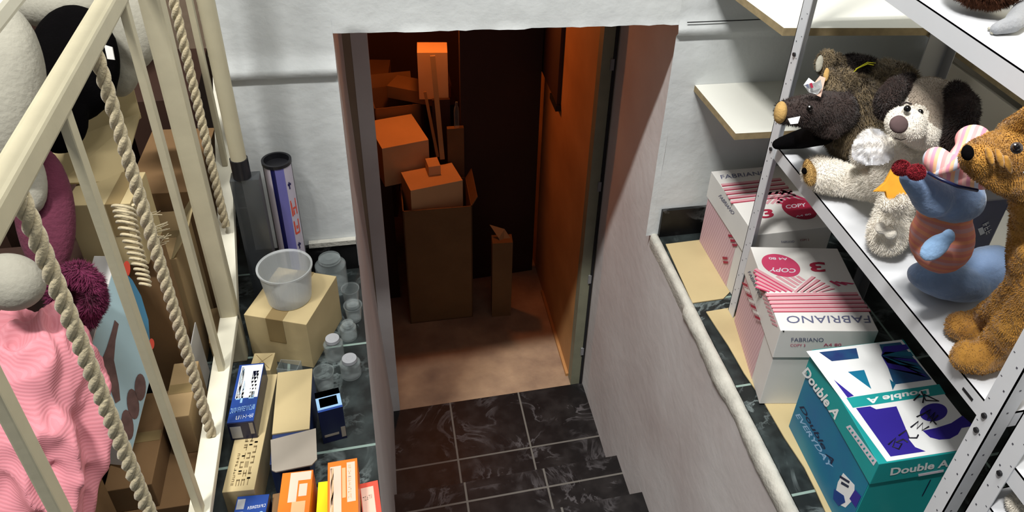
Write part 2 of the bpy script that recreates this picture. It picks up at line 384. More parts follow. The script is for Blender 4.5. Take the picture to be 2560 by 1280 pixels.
# rough plaster lip along the top of the right stair wall
lp = MB(); n = 110; prof = 7; vs = []
for i in range(n+1):
    y = D - (D+.3)*i/n; far = y > 1.42
    wv = (.0 if far else .006)*noise.noise(V((y*9, 1, 1))) + (0 if far else .003*noise.noise(V((y*30, 4, 1))))
    lo = .026 if far else .034+.018*noise.noise(V((y*7, 3, 9)))
    pr_ = [(RX-.000, -lo-.02), (RX-(.003 if far else .009+wv), -lo), (RX-(.003 if far else .010+wv), -.012), (RX-.002+wv*.5, .003), (RX+.008+wv*.5, .006), (RX+.017+wv*.3, .004), (RX+.02, -.01)]
    for x, z in pr_: vs.append((x, y, z + .001*noise.noise(V((y*20, x*60, z*50)))))
lp.add(vs, [(i*prof+k, (i+1)*prof+k, (i+1)*prof+k+1, i*prof+k+1) for i in range(n) for k in range(prof-1)], LEDGE, True)
struct(lp, 'trim_2')
# left stairwell wall (leans a little, the floor edge is not parallel to the steps)
def ledx(y): return -.083 + (D-y)*(.083-.057)/(D-.956)
ls = MB(); ys = [-.3 + i*.0955 for i in range(22)]; ys = [y for y in ys if y < D] + [D]
vs = []
for y in ys:
    xb = -.050 if y < 2 else -.04
    vs += [(ledx(y), y, .0), (ledx(y)+.002, y, -.05), (xb, y, FZ-.02)]
ls.add(vs, [(3*i+k, 3*i+k+1, 3*i+4+k, 3*i+3+k) for i in range(len(ys)-1) for k in (0,1)], PLASTER2, True)
ls.add([(LX, D, LZ+.03), (LX, D, 0), (-.050, D, FZ-.02), (-.038, D2, FZ-.02), (-.062, D2, -.6), (LX, D2, .3), (LX, D2, LZ+.03)], [(0,1,2,3,4,5,6)], PLASTER2)
struct(ls, 'wall_left')
fl = MB()
vs = []
for y in ys: vs += [(-1.9, y, 0), (ledx(y), y, 0)]
fl.add(vs, [(2*i, 2*i+1, 2*i+3, 2*i+2) for i in range(len(ys)-1)], TILE2)
fl.box(-1.9, D, -.02, WLX, 3.0, 0, TILE2)
fl.box(RX+.021, -.3, -.04, 2.4, D+.004, 0, TILE2)
struct(fl, 'floor')
sk = MB(); sk.box(WLX+.001, D-.012, 0, LX-.001, D-.001, .086, TILE3); struct(sk, 'baseboard_left')
sk = MB(); sk.box(RX+.019, D-.012, 0, 1.9, D-.001, .096, TILE3); struct(sk, 'baseboard_right')
sk = MB(); sk.box(-.20, D-.016, .086, LX-.001, D-.001, .100, LEDGE); struct(sk, 'trim_3')
# landing and steps
st = MB(); st.box(LX-.05, D2-.62, FZ-.06, RX+.01, D2, FZ, TILE)
for k in range(1, 9):
    yn = 1.715-.26*(k-1); st.box(LX-.03+.02, yn-.30, FZ+.15*k-.155, RX+.003, yn, FZ+.15*k-.004, TILE); st.box(LX-.01, yn-.30, FZ+.15*k-.018, RX+.004, yn+.006, FZ+.15*k, TILE)
struct(st, 'floor_stairs')
# door frame
df = MB(); df.box(-.06, D2-.001, FZ, -.013, D2+.05, 1.0, PLASTER2); struct(df, 'door_1')
fr = MB(); fr.box(.700, D2+.0, FZ, .738, D2+.045, .95, FRAMEP)
for z in (-1.02, -.62, -.18, .3): fr.box(.730, D2-.006, z, .742, D2+.0, z+.04, GSTEEL)
fo = struct(fr, 'door_2')
fb = MB(); fb.box(.7385, D2-.004, FZ, .7485, D2+.06, .95, DARK); struct(fb, 'gap_shade_strip')  # dark strip painted in for the shaded gap between frame and wall
# open wooden door leaf / panelled side of the cellar passage
wl = MB(); wl.box(.702, D2+.05, FZ, .74, 3.9, .95, WOODP); wl.box(.690, D2+.05, FZ, .702, 2.8, FZ+.015, WOODP); struct(wl, 'wall_cellar_right')
cl = MB(); cl.box(-1.0, D2, FZ-.06, .8, 4.3, FZ, CONC); struct(cl, 'floor_cellar')
cl = MB(); cl.box(-1.05, 4.3, FZ-.05, .8, 4.4, 1.0, CELLAR); struct(cl, 'wall_cellar_back')
cl = MB(); cl.box(-1.1, D2, FZ-.05, -1.0, 4.4, 1.0, CELLAR); cl.box(-1.1, D2, FZ-.05, -.06, D2+.05, 1.0, CELLAR); cl.box(.74, D2+.001, FZ-.05, .9, 4.4, 1.0, CELLAR); struct(cl, 'wall_cellar_left')
cl = MB(); cl.box(-1.1, D2, .95, .9, 4.4, 1.02, CELLAR); struct(cl, 'ceiling_cellar')
# far ends of the shop either side
rw = MB(); rw.box(1.55, -.3, 0, 1.65, D, 2.6, BEIGEWALL); struct(rw, 'wall_side_right')
lw_ = MB(); lw_.box(-2.0, -.3, 0, -1.9, 3.0, 2.6, BEIGEWALL); lw_.box(-1.9, 2.95, 0, WLX+.02, 3.05, 2.6, BEIGEWALL); struct(lw_, 'wall_side_left')

# ================================================================== CELLAR THINGS
def hexbox(px4, z1, z0, m, inset=0):
    o, u, v = quad(px4, z1); mb = MB(); mb.para(o-UP*(z1-z0), u, v, UP*(z1-z0), m); return mb, o, u, v
def open_carton(name, label, px4, z1, z0, m, flaps=(), group=None, t=.005):
    o, u, v = quad(px4, z1); H = z1-z0; b = o-UP*H
    e = thing(name, label, 'cardboard box', b+u*.5+v*.5, group)
    un, vn = u.normalized(), v.normalized(); q = MB()
    q.para(b, u, v, UP*t, m); q.para(b, u, vn*t, UP*H, m); q.para(b+v-vn*t, u, vn*t, UP*H, m); q.para(b, un*t, v, UP*H, m); q.para(b+u-un*t, un*t, v, UP*H, m)
    q.build('box_body', e)
    for side, L, ang in flaps:
        s0, along, out = {'f': (o+v, u, vn), 'b': (o, u, -vn), 'l': (o, v, -un), 'r': (o+u, v, un)}[side]
        d = out*math.cos(math.radians(ang)) + UP*math.sin(math.radians(ang)); nrm = along.normalized().cross(d)
        f = MB(); f.para(s0+along*.01, along*.98, d*L, nrm*.003, m); f.build('flap', e)
    return e
def closed_carton(name, label, px4, z1, z0, m, tape=None, group=None, cat='cardboard box'):
    o, u, v = quad(px4, z1); H = z1-z0; b = o-UP*H
    e = thing(name, label, cat, b+u*.5+v*.5, group)
    q = MB(); q.para(b, u, v, UP*H, m); q.build('box_body', e, .0015)
    if tape:
        a0, a1 = tape; vn = v.normalized(); q = MB()
        q.para(o+u*a0-v*.003, u*(a1-a0), v*1.006, UP*.0006, TAPE); q.para(o+u*a0+v*1.003-UP*min(.07, H), u*(a1-a0), vn*.0006, UP*min(.07, H), TAPE); q.build('parcel_tape', e)
    return e, o, u, v
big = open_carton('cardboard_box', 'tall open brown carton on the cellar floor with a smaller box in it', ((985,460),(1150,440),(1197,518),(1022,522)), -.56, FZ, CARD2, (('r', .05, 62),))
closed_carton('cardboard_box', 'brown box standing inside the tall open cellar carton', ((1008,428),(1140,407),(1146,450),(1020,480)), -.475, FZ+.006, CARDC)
# small tall carton to its right
o_ = V((.432, 2.675, FZ)); e = thing('cardboard_box', 'narrow upright carton with a torn top beside the tall open carton', 'cardboard box', o_+V((.045,.03,0)))
q = MB(); q.para(o_, (.088,-.006,0), (.004,.06,0), UP*.44, CARD2); q.build('box_body', e)
q = MB(); q.add([o_+V((-.005,.06,.50)), o_+V((.06,.05,.475)), o_+V((.09,.02,.43)), o_+V((.045,.0,.40)), o_+V((.03,.02,.45))], [(0,1,2,3,4)], CARD); q.build('torn_flap', e)
# tall dark panel at the back
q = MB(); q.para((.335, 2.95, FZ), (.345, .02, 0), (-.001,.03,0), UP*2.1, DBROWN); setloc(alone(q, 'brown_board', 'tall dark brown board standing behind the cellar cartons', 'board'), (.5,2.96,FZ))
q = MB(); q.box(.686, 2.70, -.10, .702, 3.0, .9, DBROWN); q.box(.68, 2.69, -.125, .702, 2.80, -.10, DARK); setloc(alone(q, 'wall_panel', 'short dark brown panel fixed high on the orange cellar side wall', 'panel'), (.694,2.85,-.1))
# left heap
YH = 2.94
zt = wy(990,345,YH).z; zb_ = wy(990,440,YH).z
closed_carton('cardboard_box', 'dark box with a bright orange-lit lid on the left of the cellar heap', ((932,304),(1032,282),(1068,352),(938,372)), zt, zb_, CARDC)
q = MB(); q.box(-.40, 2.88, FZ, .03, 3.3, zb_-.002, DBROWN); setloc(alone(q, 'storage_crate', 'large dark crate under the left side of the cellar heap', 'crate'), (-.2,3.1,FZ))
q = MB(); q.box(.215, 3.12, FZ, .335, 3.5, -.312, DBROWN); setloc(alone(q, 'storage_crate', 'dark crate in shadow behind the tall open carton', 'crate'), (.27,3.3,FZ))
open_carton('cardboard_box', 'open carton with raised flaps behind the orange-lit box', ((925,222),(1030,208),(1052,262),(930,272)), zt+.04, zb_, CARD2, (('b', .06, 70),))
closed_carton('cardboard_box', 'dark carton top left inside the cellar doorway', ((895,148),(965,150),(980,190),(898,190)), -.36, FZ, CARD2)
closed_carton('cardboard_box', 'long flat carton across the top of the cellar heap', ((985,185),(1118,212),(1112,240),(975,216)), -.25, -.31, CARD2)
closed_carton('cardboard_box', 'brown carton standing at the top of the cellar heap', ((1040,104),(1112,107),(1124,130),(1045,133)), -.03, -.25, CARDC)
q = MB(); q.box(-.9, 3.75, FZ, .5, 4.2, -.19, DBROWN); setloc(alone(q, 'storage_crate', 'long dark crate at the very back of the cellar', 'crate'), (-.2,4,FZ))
def plank(name, label, a, b, wpx, m, th=.008):
    q = MB(); w_ = wpx; d = (b-a); s = d.cross(V((0,1,0))).normalized()*w_; q.para(a, d, s, V((0,th,0)), m)
    return setloc(alone(q, name, label, 'plank'), b)
plank('wooden_plank', 'upright pale plank leaning in the cellar heap', wy(1088,140,2.99), wy(1112,398,2.895), -.02, CARD)
plank('wooden_plank', 'short plank leaning left of the upright pale plank', wy(1066,230,2.99), wy(1098,392,2.895), -.012, CARD2)
q = MB(); q.box(.225, 3.04, FZ, .30, 3.055, -.24, DBROWN); setloc(alone(q, 'wooden_plank', 'wide dark plank standing behind the two pale planks', 'plank'), (.26,3.05,FZ))
closed_carton('cardboard_box', 'small bright box between planks and the tall carton', ((1064,396),(1094,392),(1100,414),(1070,418)), -.43, -.4745, CARDC)
for i, (x, y, nm) in enumerate(((1142,295,'lower'),)):
    c = wy(x, y+22, 2.937); q = MB(); q.lathe(c, [(.0,0),(.011,0),(.0115,.075),(.010,.09),(.005,.105),(.005,.12),(0,.12)], CLEAR, 18); e = alone(q, 'glass_bottle', 'glinting clear bottle beside the dark brown board in the cellar', 'bottle'); setloc(e, c)
q = MB(); b0 = wy(1141,318,2.937); q.box(b0.x-.04, 2.9255, FZ, b0.x+.03, 2.948, b0.z+.0, CARD2); setloc(alone(q, 'cardboard_box', 'slim upright carton holding up the bottle next to the board', 'cardboard box'), (b0.x, 2.9, FZ))

# ================================================================== LEFT FLOOR THINGS
e, o, u, v = closed_carton('cardboard_box', 'square tan carton with parcel tape carrying the frosted tub', ((687,666),(838,690),(769,812),(618,788)), .14, .0, CARDP, (.35, .62))
tc = wz(725, 742, .1412)
prof = [(0,0),(.046,0),(.0475,.002),(.0565,.088),(.0595,.090),(.0595,.094),(.055,.092),(.045,.004),(0,.003)]
q = MB(); q.lathe(tc, prof, BUCKET, 48); e = alone(q, 'plastic_tub', 'round frosted plastic tub standing on the tan taped carton', 'tub'); setloc(e, tc)
# poster tube
tb = V((-.236, 1.664, 0)); R_ = .0318
def tubem(i, k):
    a = k/40
    return [BLACKP, WPINK, WPINK, DNAVY, DNAVY, LILAC, LILAC, LILAC, LAV, LAV][int(a*10) % 10]
e = thing('poster_tube', 'upright blue and lilac cardboard tube standing against the white wall', 'tube', tb)
q = MB()
vs = []; seg = 60
for z in (.0, .385):
    for k in range(seg): an = 2*math.pi*k/seg; vs.append(tb+V((math.cos(an)*R_, math.sin(an)*R_, z)))
for k in range(seg):
    deg = 360*(k+.5)/seg     # camera is toward -y (270deg), left side 180deg
    m = BLACKP
    if 212 <= deg < 246: m = WPINK
    elif 246 <= deg < 262: m = DNAVY
    elif 262 <= deg < 300: m = LILAC
    elif 300 <= deg < 350 or deg < 8: m = LAV
    q.add([vs[k], vs[(k+1) % seg], vs[seg+(k+1) % seg], vs[seg+k]], [(0,1,2,3)], m, True)
q.build('tube_body', e)
q = MB(); q.lathe(tb+UP*.382, [(R_+.0012,0),(R_+.0012,.008),(R_-.004,.008),(R_-.005,-.006),(0,-.006)], BLACKP, 40); q.build('end_cap', e)
q = MB()
def cyl(deg, z, r=R_+.0006): an = math.radians(deg); return tb+V((math.cos(an)*r, math.sin(an)*r, z))
def mark(mb, d0, d1, z0, z1, m):
    a, b, c, d = cyl(d0, z0), cyl(d1, z0), cyl(d1, z1), cyl(d0, z1); mb.add([a, b, c, d], [(0,1,2,3)], m)
for (zc, kind) in ((.262, 0), (.205, 1)):
    for d0, d1, za, zb in ([(304,334,.02,.026), (304,310,-.02,.02), (328,334,-.02,.02), (312,326,-.002,.004), (312,318,-.018,-.004)] if kind == 0 else [(304,332,.016,.022), (304,310,-.018,.018), (326,332,-.018,.018), (308,328,-.02,-.014), (314,322,-.004,.006)]): mark(q, d0, d1, zc+za, zc+zb, REDO)
for zc in (.330, .15, .125): mark(q, 306, 322, zc, zc+.006, DNAVY); mark(q, 310, 316, zc-.010, zc+.010, DNAVY)
q.build('printed_characters', e)
# clear plastic jars and cups
def jar(px, py, r, h, label, kind, lean=V((0,0,0)), lid=True):
    c = V((px, py, 0)); ax = (UP+lean).normalized(); a0 = c + UP*(abs(lean.x)+abs(lean.y))*r*.9
    e = thing('plastic_jar', label, 'jar', a0, 'clear plastic jars and cups on the left floor')
    q = MB(); q.lathe(a0+ax*.001, [(0,0),(r,0),(r,h*.8),(r*.72,h*.92),(r*.72,h),(r*.66,h),(r*.66,h*.92),(r*.93,h*.78),(r*.93,.004),(0,.004)] if kind else [(0,0),(r*.8,0),(r,h),(r*1.06,h),(r*1.06,h+.003),(r*.95,h),(r*.76,.004),(0,.003)], CLEAR, 28, ax); q.build('jar_body', e)
    if lid: q = MB(); q.lathe(a0+ax*h, [(0,.008),(r*.70,.008),(r*.74,.0),(r*.3,.0085),(0,.0085)], GLINT if lid == 1 else CLEAR, 24, ax); q.build('jar_lid', e)
jar(-.150, 1.652, .038, .085, 'large clear jar standing against the black skirting behind the tan carton', 1, lid=2)
jar(-.104, 1.572, .021, .05, 'clear cup right of the tan taped carton', 0, lid=0)
jar(-.099, 1.515, .021, .045, 'clear cup close to the stairwell edge behind others', 0, lid=2)
jar(-.145, 1.395, .022, .055, 'clear jar with silver lid near the tan carton corner', 1, lid=1)
jar(-.112, 1.455, .019, .04, 'smallest clear jar between two larger jars', 1, lid=2)
jar(-.109, 1.335, .023, .045, 'clear jar with round silver lid at the stairwell edge', 1, lid=1)
jar(-.165, 1.305, .022, .05, 'clear cup just behind the navy carton', 0, lid=0)
# clear tray
o, u, v = quad(((698,898),(748,902),(747,926),(695,922)), .045); e = thing('plastic_tray', 'clear plastic box behind the open tan carton', 'container', o-UP*.045+u*.5+v*.5)
q = MB(); b = o-UP*.045; un, vn = u.normalized(), v.normalized()
q.para(b+UP*.001, u, v, UP*.002, CLEAR)
for pp, aa, tt in ((b, u, vn*.0015), (b+v, u, -vn*.0015), (b, v, un*.0015), (b+u, v, -un*.0015)): q.para(pp, aa, tt, UP*.045, CLEAR)
q.build('tray_body', e)
# small kraft carton
e, o, u, v = closed_carton('cardboard_box', 'small kraft carton behind the blue and white product box', ((630,884),(680,882),(684,925),(628,926)), .05, 0, CARDP)
q = MB(); q.poly([o+u*.1+v*.1, o+u*.14+v*.1, o+u*.95+v*.9, o+u*.91+v*.9], TAPE, UP); q.poly([o+u*.9+v*.1, o+u*.86+v*.1, o+u*.05+v*.9, o+u*.09+v*.9], TAPE, UP); q.build('fold_lines', e)
# long cream carton with text, blue product box on it
H = .085
e, o, u, v = closed_carton('cardboard_box', 'long pale carton with printed writing under the blue and white product box', ((590,944),(662,938),(672,1218),(594,1224)), H, 0, CARDP)
def onq(o, u, v, a, b, n=UP, off=0): return o+u*a+v*b+n*off
LB = o+u*.0+v*1.0
def fpt(a, b): return o+u*a+v*b
def glyphs(A, B, T, m, parent, name='printed_marks', k=8, seed=1):
    rr = random.Random(seed); u, v_ = B-A, T-A; n = u.cross(v_).normalized(); q = MB()
    if n.z < -.01: n = -n
    for i in range(k):
        a0 = (i+.1)/k; a1 = (i+.8)/k
        for _ in range(3):
            if rr.random() < .5: x = a0+(a1-a0)*rr.choice((0,.4,.8)); q.poly([A+u*x, A+u*(x+.14/k), A+u*(x+.14/k)+v_, A+u*x+v_], m, n, .0008, .0002)
            else: y = rr.choice((0,.42,.84)); q.poly([A+u*a0+v_*y, A+u*a1+v_*y, A+u*a1+v_*(y+.16), A+u*a0+v_*(y+.16)], m, n, .0008, .0002)
    return q.build(name, parent)
BROWNI = mat('brown_ink', (112,94,60))
for b0, b1, a, k, hh in ((.96,.70,.30,9,.07), (.97,.55,.48,6,.10), (.97,.55,.64,6,.10), (.97,.55,.80,5,.10)):
    glyphs(fpt(a, b0), fpt(a, b1), fpt(a-hh, b0), BROWNI, e, 'printed_marks', k, int(a*100))
def product_box(label, px4, z1, z0, mtop, mfront, deco, name='product_box', group='small printed product cartons on the left floor'):
    o, u, v = quad(px4, z1); H = z1-z0; b = o-UP*H
    e = thing(name, label, 'product box', b+u*.5+v*.5, group)
    q = MB(); q.para(b, u, v, UP*H, mfront); q.build('box_body', e, .0008)
    q = MB(); q.poly([o+u*.01+v*.01, o+u*.99+v*.01, o+u*.99+v*.99, o+u*.01+v*.99], mtop, UP, .0002, .0003); q.build('printed_top', e)
    deco(e, o, u, v, H); return e
def rects(e, o, u, v, lst, name='printed_marks', n=UP, off=.0007):
    q = MB()
    for a0, b0, a1, b1, m in lst: q.poly([o+u*a0+v*b0, o+u*a1+v*b0, o+u*a1+v*b1, o+u*a0+v*b1], m, n, off, .0002)
    q.build(name, e)
def d1(e, o, u, v, H):
    rects(e, o, u, v, [(.12,.03,.97,.6,WPRINT), (.62,.14,.86,.5,NAVY), (.02,.72,.98,.99,BLUEP), (.15,.05,.3,.62,BLUEL), (.34,.3,.42,.68,BLUEL), (.64,.5,.84,.62,BLUEL)])
    n = v.normalized(); f = o+v-UP*H
    glyphs(o+u*.3+v*.95, o+u*.95+v*.93, o+u*.3+v*.89, WPRINT, e, 'printed_marks', 9, 9)
    glyphs(o+u*.04+v*.84, o+u*.95+v*.8, o+u*.04+v*.76, BLUEL, e, 'printed_marks', 13, 13)
    q = MB(); q.poly([f+u*.08+UP*H*.12, f+u*.48+UP*H*.12, f+u*.48+UP*H*.8, f+u*.08+UP*H*.8], GLINT, n, .0004, .0002)
    q.poly([f+u*.8+UP*H*.3, f+u*.95+UP*H*.3, f+u*.95+UP*H*.95, f+u*.8+UP*H*.95], GREYCARD, n, .0004, .0002); q.build('barcode_label', e)
product_box('blue and white product box lying on the long pale carton', ((584,914),(650,908),(646,1052),(582,1058)), H+.05, H, BLUEP, NAVY, d1)
# open tan carton with grey flap, blue body
o, u, v = quad(((681,932),(772,924),(780,1140),(688,1158)), .10); b = o-UP*.10
e = thing('open_carton', 'blue carton with open tan lid and grey hanging flap', 'cardboard box', b+u*.5+v*.5)
q = MB(); q.para(b, u, v, UP*.096, NAVYB); q.build('box_body', e, .001)
q = MB(); q.para(o-UP*.0035, u, v*.70, UP*.0035, CARDP); q.build('lid', e)
q = MB(); q.poly([wz(677,1102,.103), wz(790,1073,.103), wz(793,1150,.102), wz(780,1164,.102), wz(690,1182,.102), wz(680,1178,.102)], GREYCARD, UP, 0, .003); q.build('flap', e)
def d2(e, o, u, v, H):
    rects(e, o, u, v, [(.0,.0,1,.9,BLUEL), (.0,.0,1,.3,BLUEP), (.12,.35,.85,.8,WPRINT), (.0,.9,1,1,BLUEP)])
    n = v.normalized(); f = o+v-UP*H
    q = MB(); q.poly([f+u*.8+UP*H*.08, f+u*.98+UP*H*.08, f+u*.98+UP*H*.4, f+u*.8+UP*H*.4], GREYCARD, n, .0004, .0002); q.poly([f+u*.1+UP*H*.2, f+u*.7+UP*H*.2, f+u*.7+UP*H*.27, f+u*.1+UP*H*.27], GREYCARD, n, .0004, .0002); q.build('barcode_label', e)
product_box('dark navy box with a shiny white label, near the marble edge', ((788,984),(848,968),(855,1018),(793,1033)), .10, 0, BLUEP, NAVY, d2)
def d3(e, o, u, v, H):
    rects(e, o, u, v, [(.04,.08,.28,.32,GLINT), (.04,.38,.28,1,GLINT)])
    q = MB()
    for k, (a, b0) in enumerate(((.42,.55),(.62,.5),(.85,.45),(.45,.75),(.68,.7),(.9,.65))):
        c = o+u*a+v*b0; q.lathe(c+UP*.0006, [(0,0),(.0035,0),(.0035,.0006),(0,.0006)], BLUEL, 12)
    q.build('printed_dots', e); glyphs(o+u*.4+v*.34, o+u*.95+v*.31, o+u*.4+v*.27, WPRINT, e, 'printed_marks', 10, 10)
product_box('blue dotted product box at the bottom edge by the railing', ((580,1244),(660,1237),(668,1340),(583,1348)), .07, 0, BLUEP, NAVY, d3)
def d4(e, o, u, v, H):
    rects(e, o, u, v, [(.28,.02,.95,.16,PEACH), (.28,.16,.55,.5,PEACH), (.42,.5,.85,1,TAN), (.6,.22,.86,.42,PEACH)])
product_box('orange product box with peach panel, left of the yellow one', ((692,1186),(770,1176),(782,1330),(700,1340)), .11, 0, ORANGE, ORANGE, d4)
def d5(e, o, u, v, H):
    rects(e, o, u, v, [(.08,.08,.45,.85,PEACH), (.1,.1,.2,.8,TAN), (.48,.12,.6,.55,TAN), (.64,.05,.92,.62,PEACH), (.5,.8,.8,1,PEACH)])
    glyphs(o+u*.78+v*.58, o+u*.78+v*.08, o+u*.68+v*.58, TAN, e, 'printed_marks', 13, 13)
product_box('orange product box lying on top of the bright yellow box', ((812,1158),(886,1146),(905,1320),(826,1335)), .14, .086, ORANGE, ORANGE, d5)
def d6(e, o, u, v, H): rects(e, o, u, v, [(.15,.2,.8,.8,YELLOW)])
product_box('bright yellow box underneath an orange product box', ((782,1212),(860,1198),(925,1330),(800,1345)), .085, 0, YELLOW, YELLOW, d6)
def d7(e, o, u, v, H):
    rects(e, o, u, v, [(.05,.1,.72,1,PEACH)]); glyphs(o+u*.1+v*.36, o+u*.62+v*.33, o+u*.1+v*.28, GREYCARD, e, 'printed_marks', 5, 5)
product_box('red-edged product box nearest the stairwell', ((895,1212),(940,1200),(965,1330),(915,1340)), .08, 0, REDO, REDO, d7)
closed_carton('cardboard_box', 'small brown carton between blue dotted and orange boxes', ((676,1236),(698,1232),(702,1330),(682,1334)), .05, 0, CARD2)

# ================================================================== RAILING
XR = -.355
rl = thing('railing', 'cream metal railing with ropes and flat bars left of the stairwell', 'railing', (XR, 1.43, 0))
q = MB(); q.box(XR-.018, 1.415, 0, XR+.018, 1.452, 1.6, CREAM); q.build('post', rl, .006)
q = MB(); q.box(XR-.015, -.1, .938, XR+.011, 1.41, .970, CREAM); q.build('top_rail', rl, .005)
q = MB(); q.box(XR-.032, -.1, 1.065, XR-.004, 1.41, 1.09, CREAM2); q.build('handrail', rl, .006)
q = MB(); q.box(XR-.018, -.1, .125, XR+.018, 1.43, .145, CREAM2); q.build('bottom_rail', rl, .003)
q = MB(); sl = V((0, .49, .415)).normalized(); b0 = V((XR-.018, 1.455, .125)); q.para(b0, (.034,0,0), V((0,0,.03)), sl*.85, CREAM2); q.build('sloping_rail', rl)
for y in (.60, .935, 1.266): q = MB(); q.box(XR-.004, y-.010, .14, XR+.008, y+.010, .945, CREAM); q.build('flat_bar', rl, .002)
q = MB(); q.box(XR-.004, 1.695, .36, XR+.008, 1.712, 1.4, CREAM); q.build('flat_bar', rl, .002)
def rope(y, z0, z1, x=XR+.002, r=.0076, p=.030):
    q = MB(); n = int((z1-z0)/.0035)
    for s in range(3):
        pts = []
        for i in range(n+1):
            z = z0+(z1-z0)*i/n; a = 2*math.pi*(z/(p*3)*1.0*3/1.0)/3*1.0 + s*2*math.pi/3; a = 2*math.pi*z/(p*2.2) + s*2*math.pi/3
            pts.append((x+math.cos(a)*r*.62, y+math.sin(a)*r*.62, z))
        q.tube(pts, r*.66, ROPE, 8)
    return q
for y, z0, z1 in ((.769,.147,.938), (1.095,.147,.938), (1.572,.28,1.45), (1.815,.475,1.35)):
    q = rope(y, z0, z1)
    if abs(y-1.095) < .01:
        for k in range(22):
            z = .60+random.random()*.07; p0 = V((XR+.006, y+random.uniform(0,.008), z)); q.tube([p0, p0+V((random.uniform(0,.02), random.uniform(.0,.02), random.uniform(-.01,.01)))], .0006, ROPE, 4)
    q.build('rope', rl)
# round leg pole with dark foot by the wall
e = thing('display_stand', 'cream stand leg with dark rubber foot before the white wall', 'stand', (-.303, 1.62, .0))
q = MB(); q.tube([(-.303, 1.60, .438), (-.303, 1.60, 1.5)], .0165, CREAM, 16); q.build('leg', e)
q = MB(); q.tube([(-.303, 1.60, .392), (-.303, 1.60, .440)], .019, BLACKP, 16); q.build('rubber_foot', e)
q = MB(); q.box(-.328, 1.585, 0, -.268, 1.62, .39, SMOKE); q.build('smoked_base', e)
q = MB(); q.box(XR-.02, 1.93, .56, XR+.022, 1.97, 1.6, CREAM); q.build('post', rl, .005)

# ================================================================== THINGS BEHIND THE RAILING
def pbox(name, label, P0, P1, P2, th, m, ms=None, cat='box', ground=None):     # slab from three points: P0 left, P1 top, P2 right; P3 follows
    if ground is not None:                          # slide the lower edge along the slab until it stands on what is below
        du = (P0-P1); n0 = (P2-P1).cross(-du).normalized(); n0 = -n0 if n0.dot(CO-P1) < 0 else n0
        low = min(P0.z, (P0+P2-P1).z) - max(0, n0.z)*th; P0 = P0 + du*((ground-low)/du.z)
    u = P1-P0; v = P2-P1; n = v.cross(u).normalized()
    if n.dot(CO-P1) < 0: n = -n
    e = thing(name, label, cat, (P0+P2)*.5)
    q = MB(); q.para(P0-n*th, u, v, n*th, ms or m); q.build('box_body', e, .001)
    return e, u, v, n
def qpx(e, P, n, pts, m, name, off=.0006):
    q = MB(); q.poly([hit(x, y, P, n) for x, y in pts], m, n, off, .0003); return q.build(name, e)
SKYP = mat('pale_sky_blue_print', (168,196,204), .4, .03); ARC = mat('mid_blue_print', (70,126,158), .4, .03); PHOTO = mat('brown_photo_print', (112,84,80), .5, .2, 60)
P0, P1, P2 = wd(215,912,1.36), wd(290,640,1.42), wd(388,898,1.50)
e, u, v, n = pbox('toy_box', 'pale blue picture box leaning upright behind the rope railing', P0, P1, P2, .05, SKYP, WHITEBOX)
q = MB(); q.poly([P0+u*.01+v*.01, P0+u*.99+v*.01, P0+u*.99+v*.99, P0+u*.01+v*.99], SKYP, n, .0002, .0003); q.build('printed_front', e)
Q = P0+n*.0006
qpx(e, Q, n, [(300,668),(330,700),(352,740),(370,800),(376,880),(368,900),(350,820),(330,760),(305,715)], ARC, 'blue_arc')
qpx(e, Q, n, [(252,905),(266,870),(278,830),(286,800),(296,810),(288,850),(284,900),(296,960),(300,1000),(288,1008),(276,975),(258,950),(250,925)], PHOTO, 'printed_photo')
for c in ((332,1010),(318,1062)):
    qpx(e, Q, n, [(c[0]+math.cos(a)*15+math.sin(a)*4, c[1]+math.sin(a)*38) for a in [k*math.pi/8 for k in range(16)]], PHOTO, 'printed_photo')
qpx(e, Q, n, [(350+math.cos(a)*14, 968+math.sin(a)*34) for a in [k*math.pi/8 for k in range(16)]], PHOTO, 'printed_photo')
qpx(e, Q, n, [(316+math.cos(a)*9, 672+math.sin(a)*20) for a in [k*math.pi/8 for k in range(16)]], REDO, 'red_sticker')
qpx(e, Q, n, [(378+math.cos(a)*7, 860+math.sin(a)*14) for a in [k*math.pi/8 for k in range(16)]], REDO, 'red_sticker')
# cartons
def stack(label, px4, z1, z0, m, tape=None): return closed_carton('cardboard_box', label, px4, z1, z0, m, tape)
stack('pale carton with a flat top below the black and white plush', ((185,437),(345,430),(345,508),(182,511)), .56, .42, CARDP, (.62,.85))
e, u, v, n = pbox('cardboard_sheet', 'bent shiny cardboard sheet lying over the pale carton', wd(60,400,1.44), wd(330,205,1.60), wd(352,290,1.55), .006, CARDP, None, 'cardboard')
q = MB(); q.poly([wd(60,395,1.43), wd(352,285,1.54), wd(305,455,1.46), wd(150,462,1.40)], CARDP, n, 0, .004); q.build('folded_side', e)
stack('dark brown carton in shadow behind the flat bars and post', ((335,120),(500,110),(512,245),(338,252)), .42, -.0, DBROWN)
stack('brown carton standing behind the thick railing post', ((345,330),(470,325),(560,470),(350,480)), .36, .0, CARD2)




stack('large brown carton lying on the floor beneath the picture box', ((330,1010),(520,990),(520,1250),(300,1290)), .06, .0, CARD2)

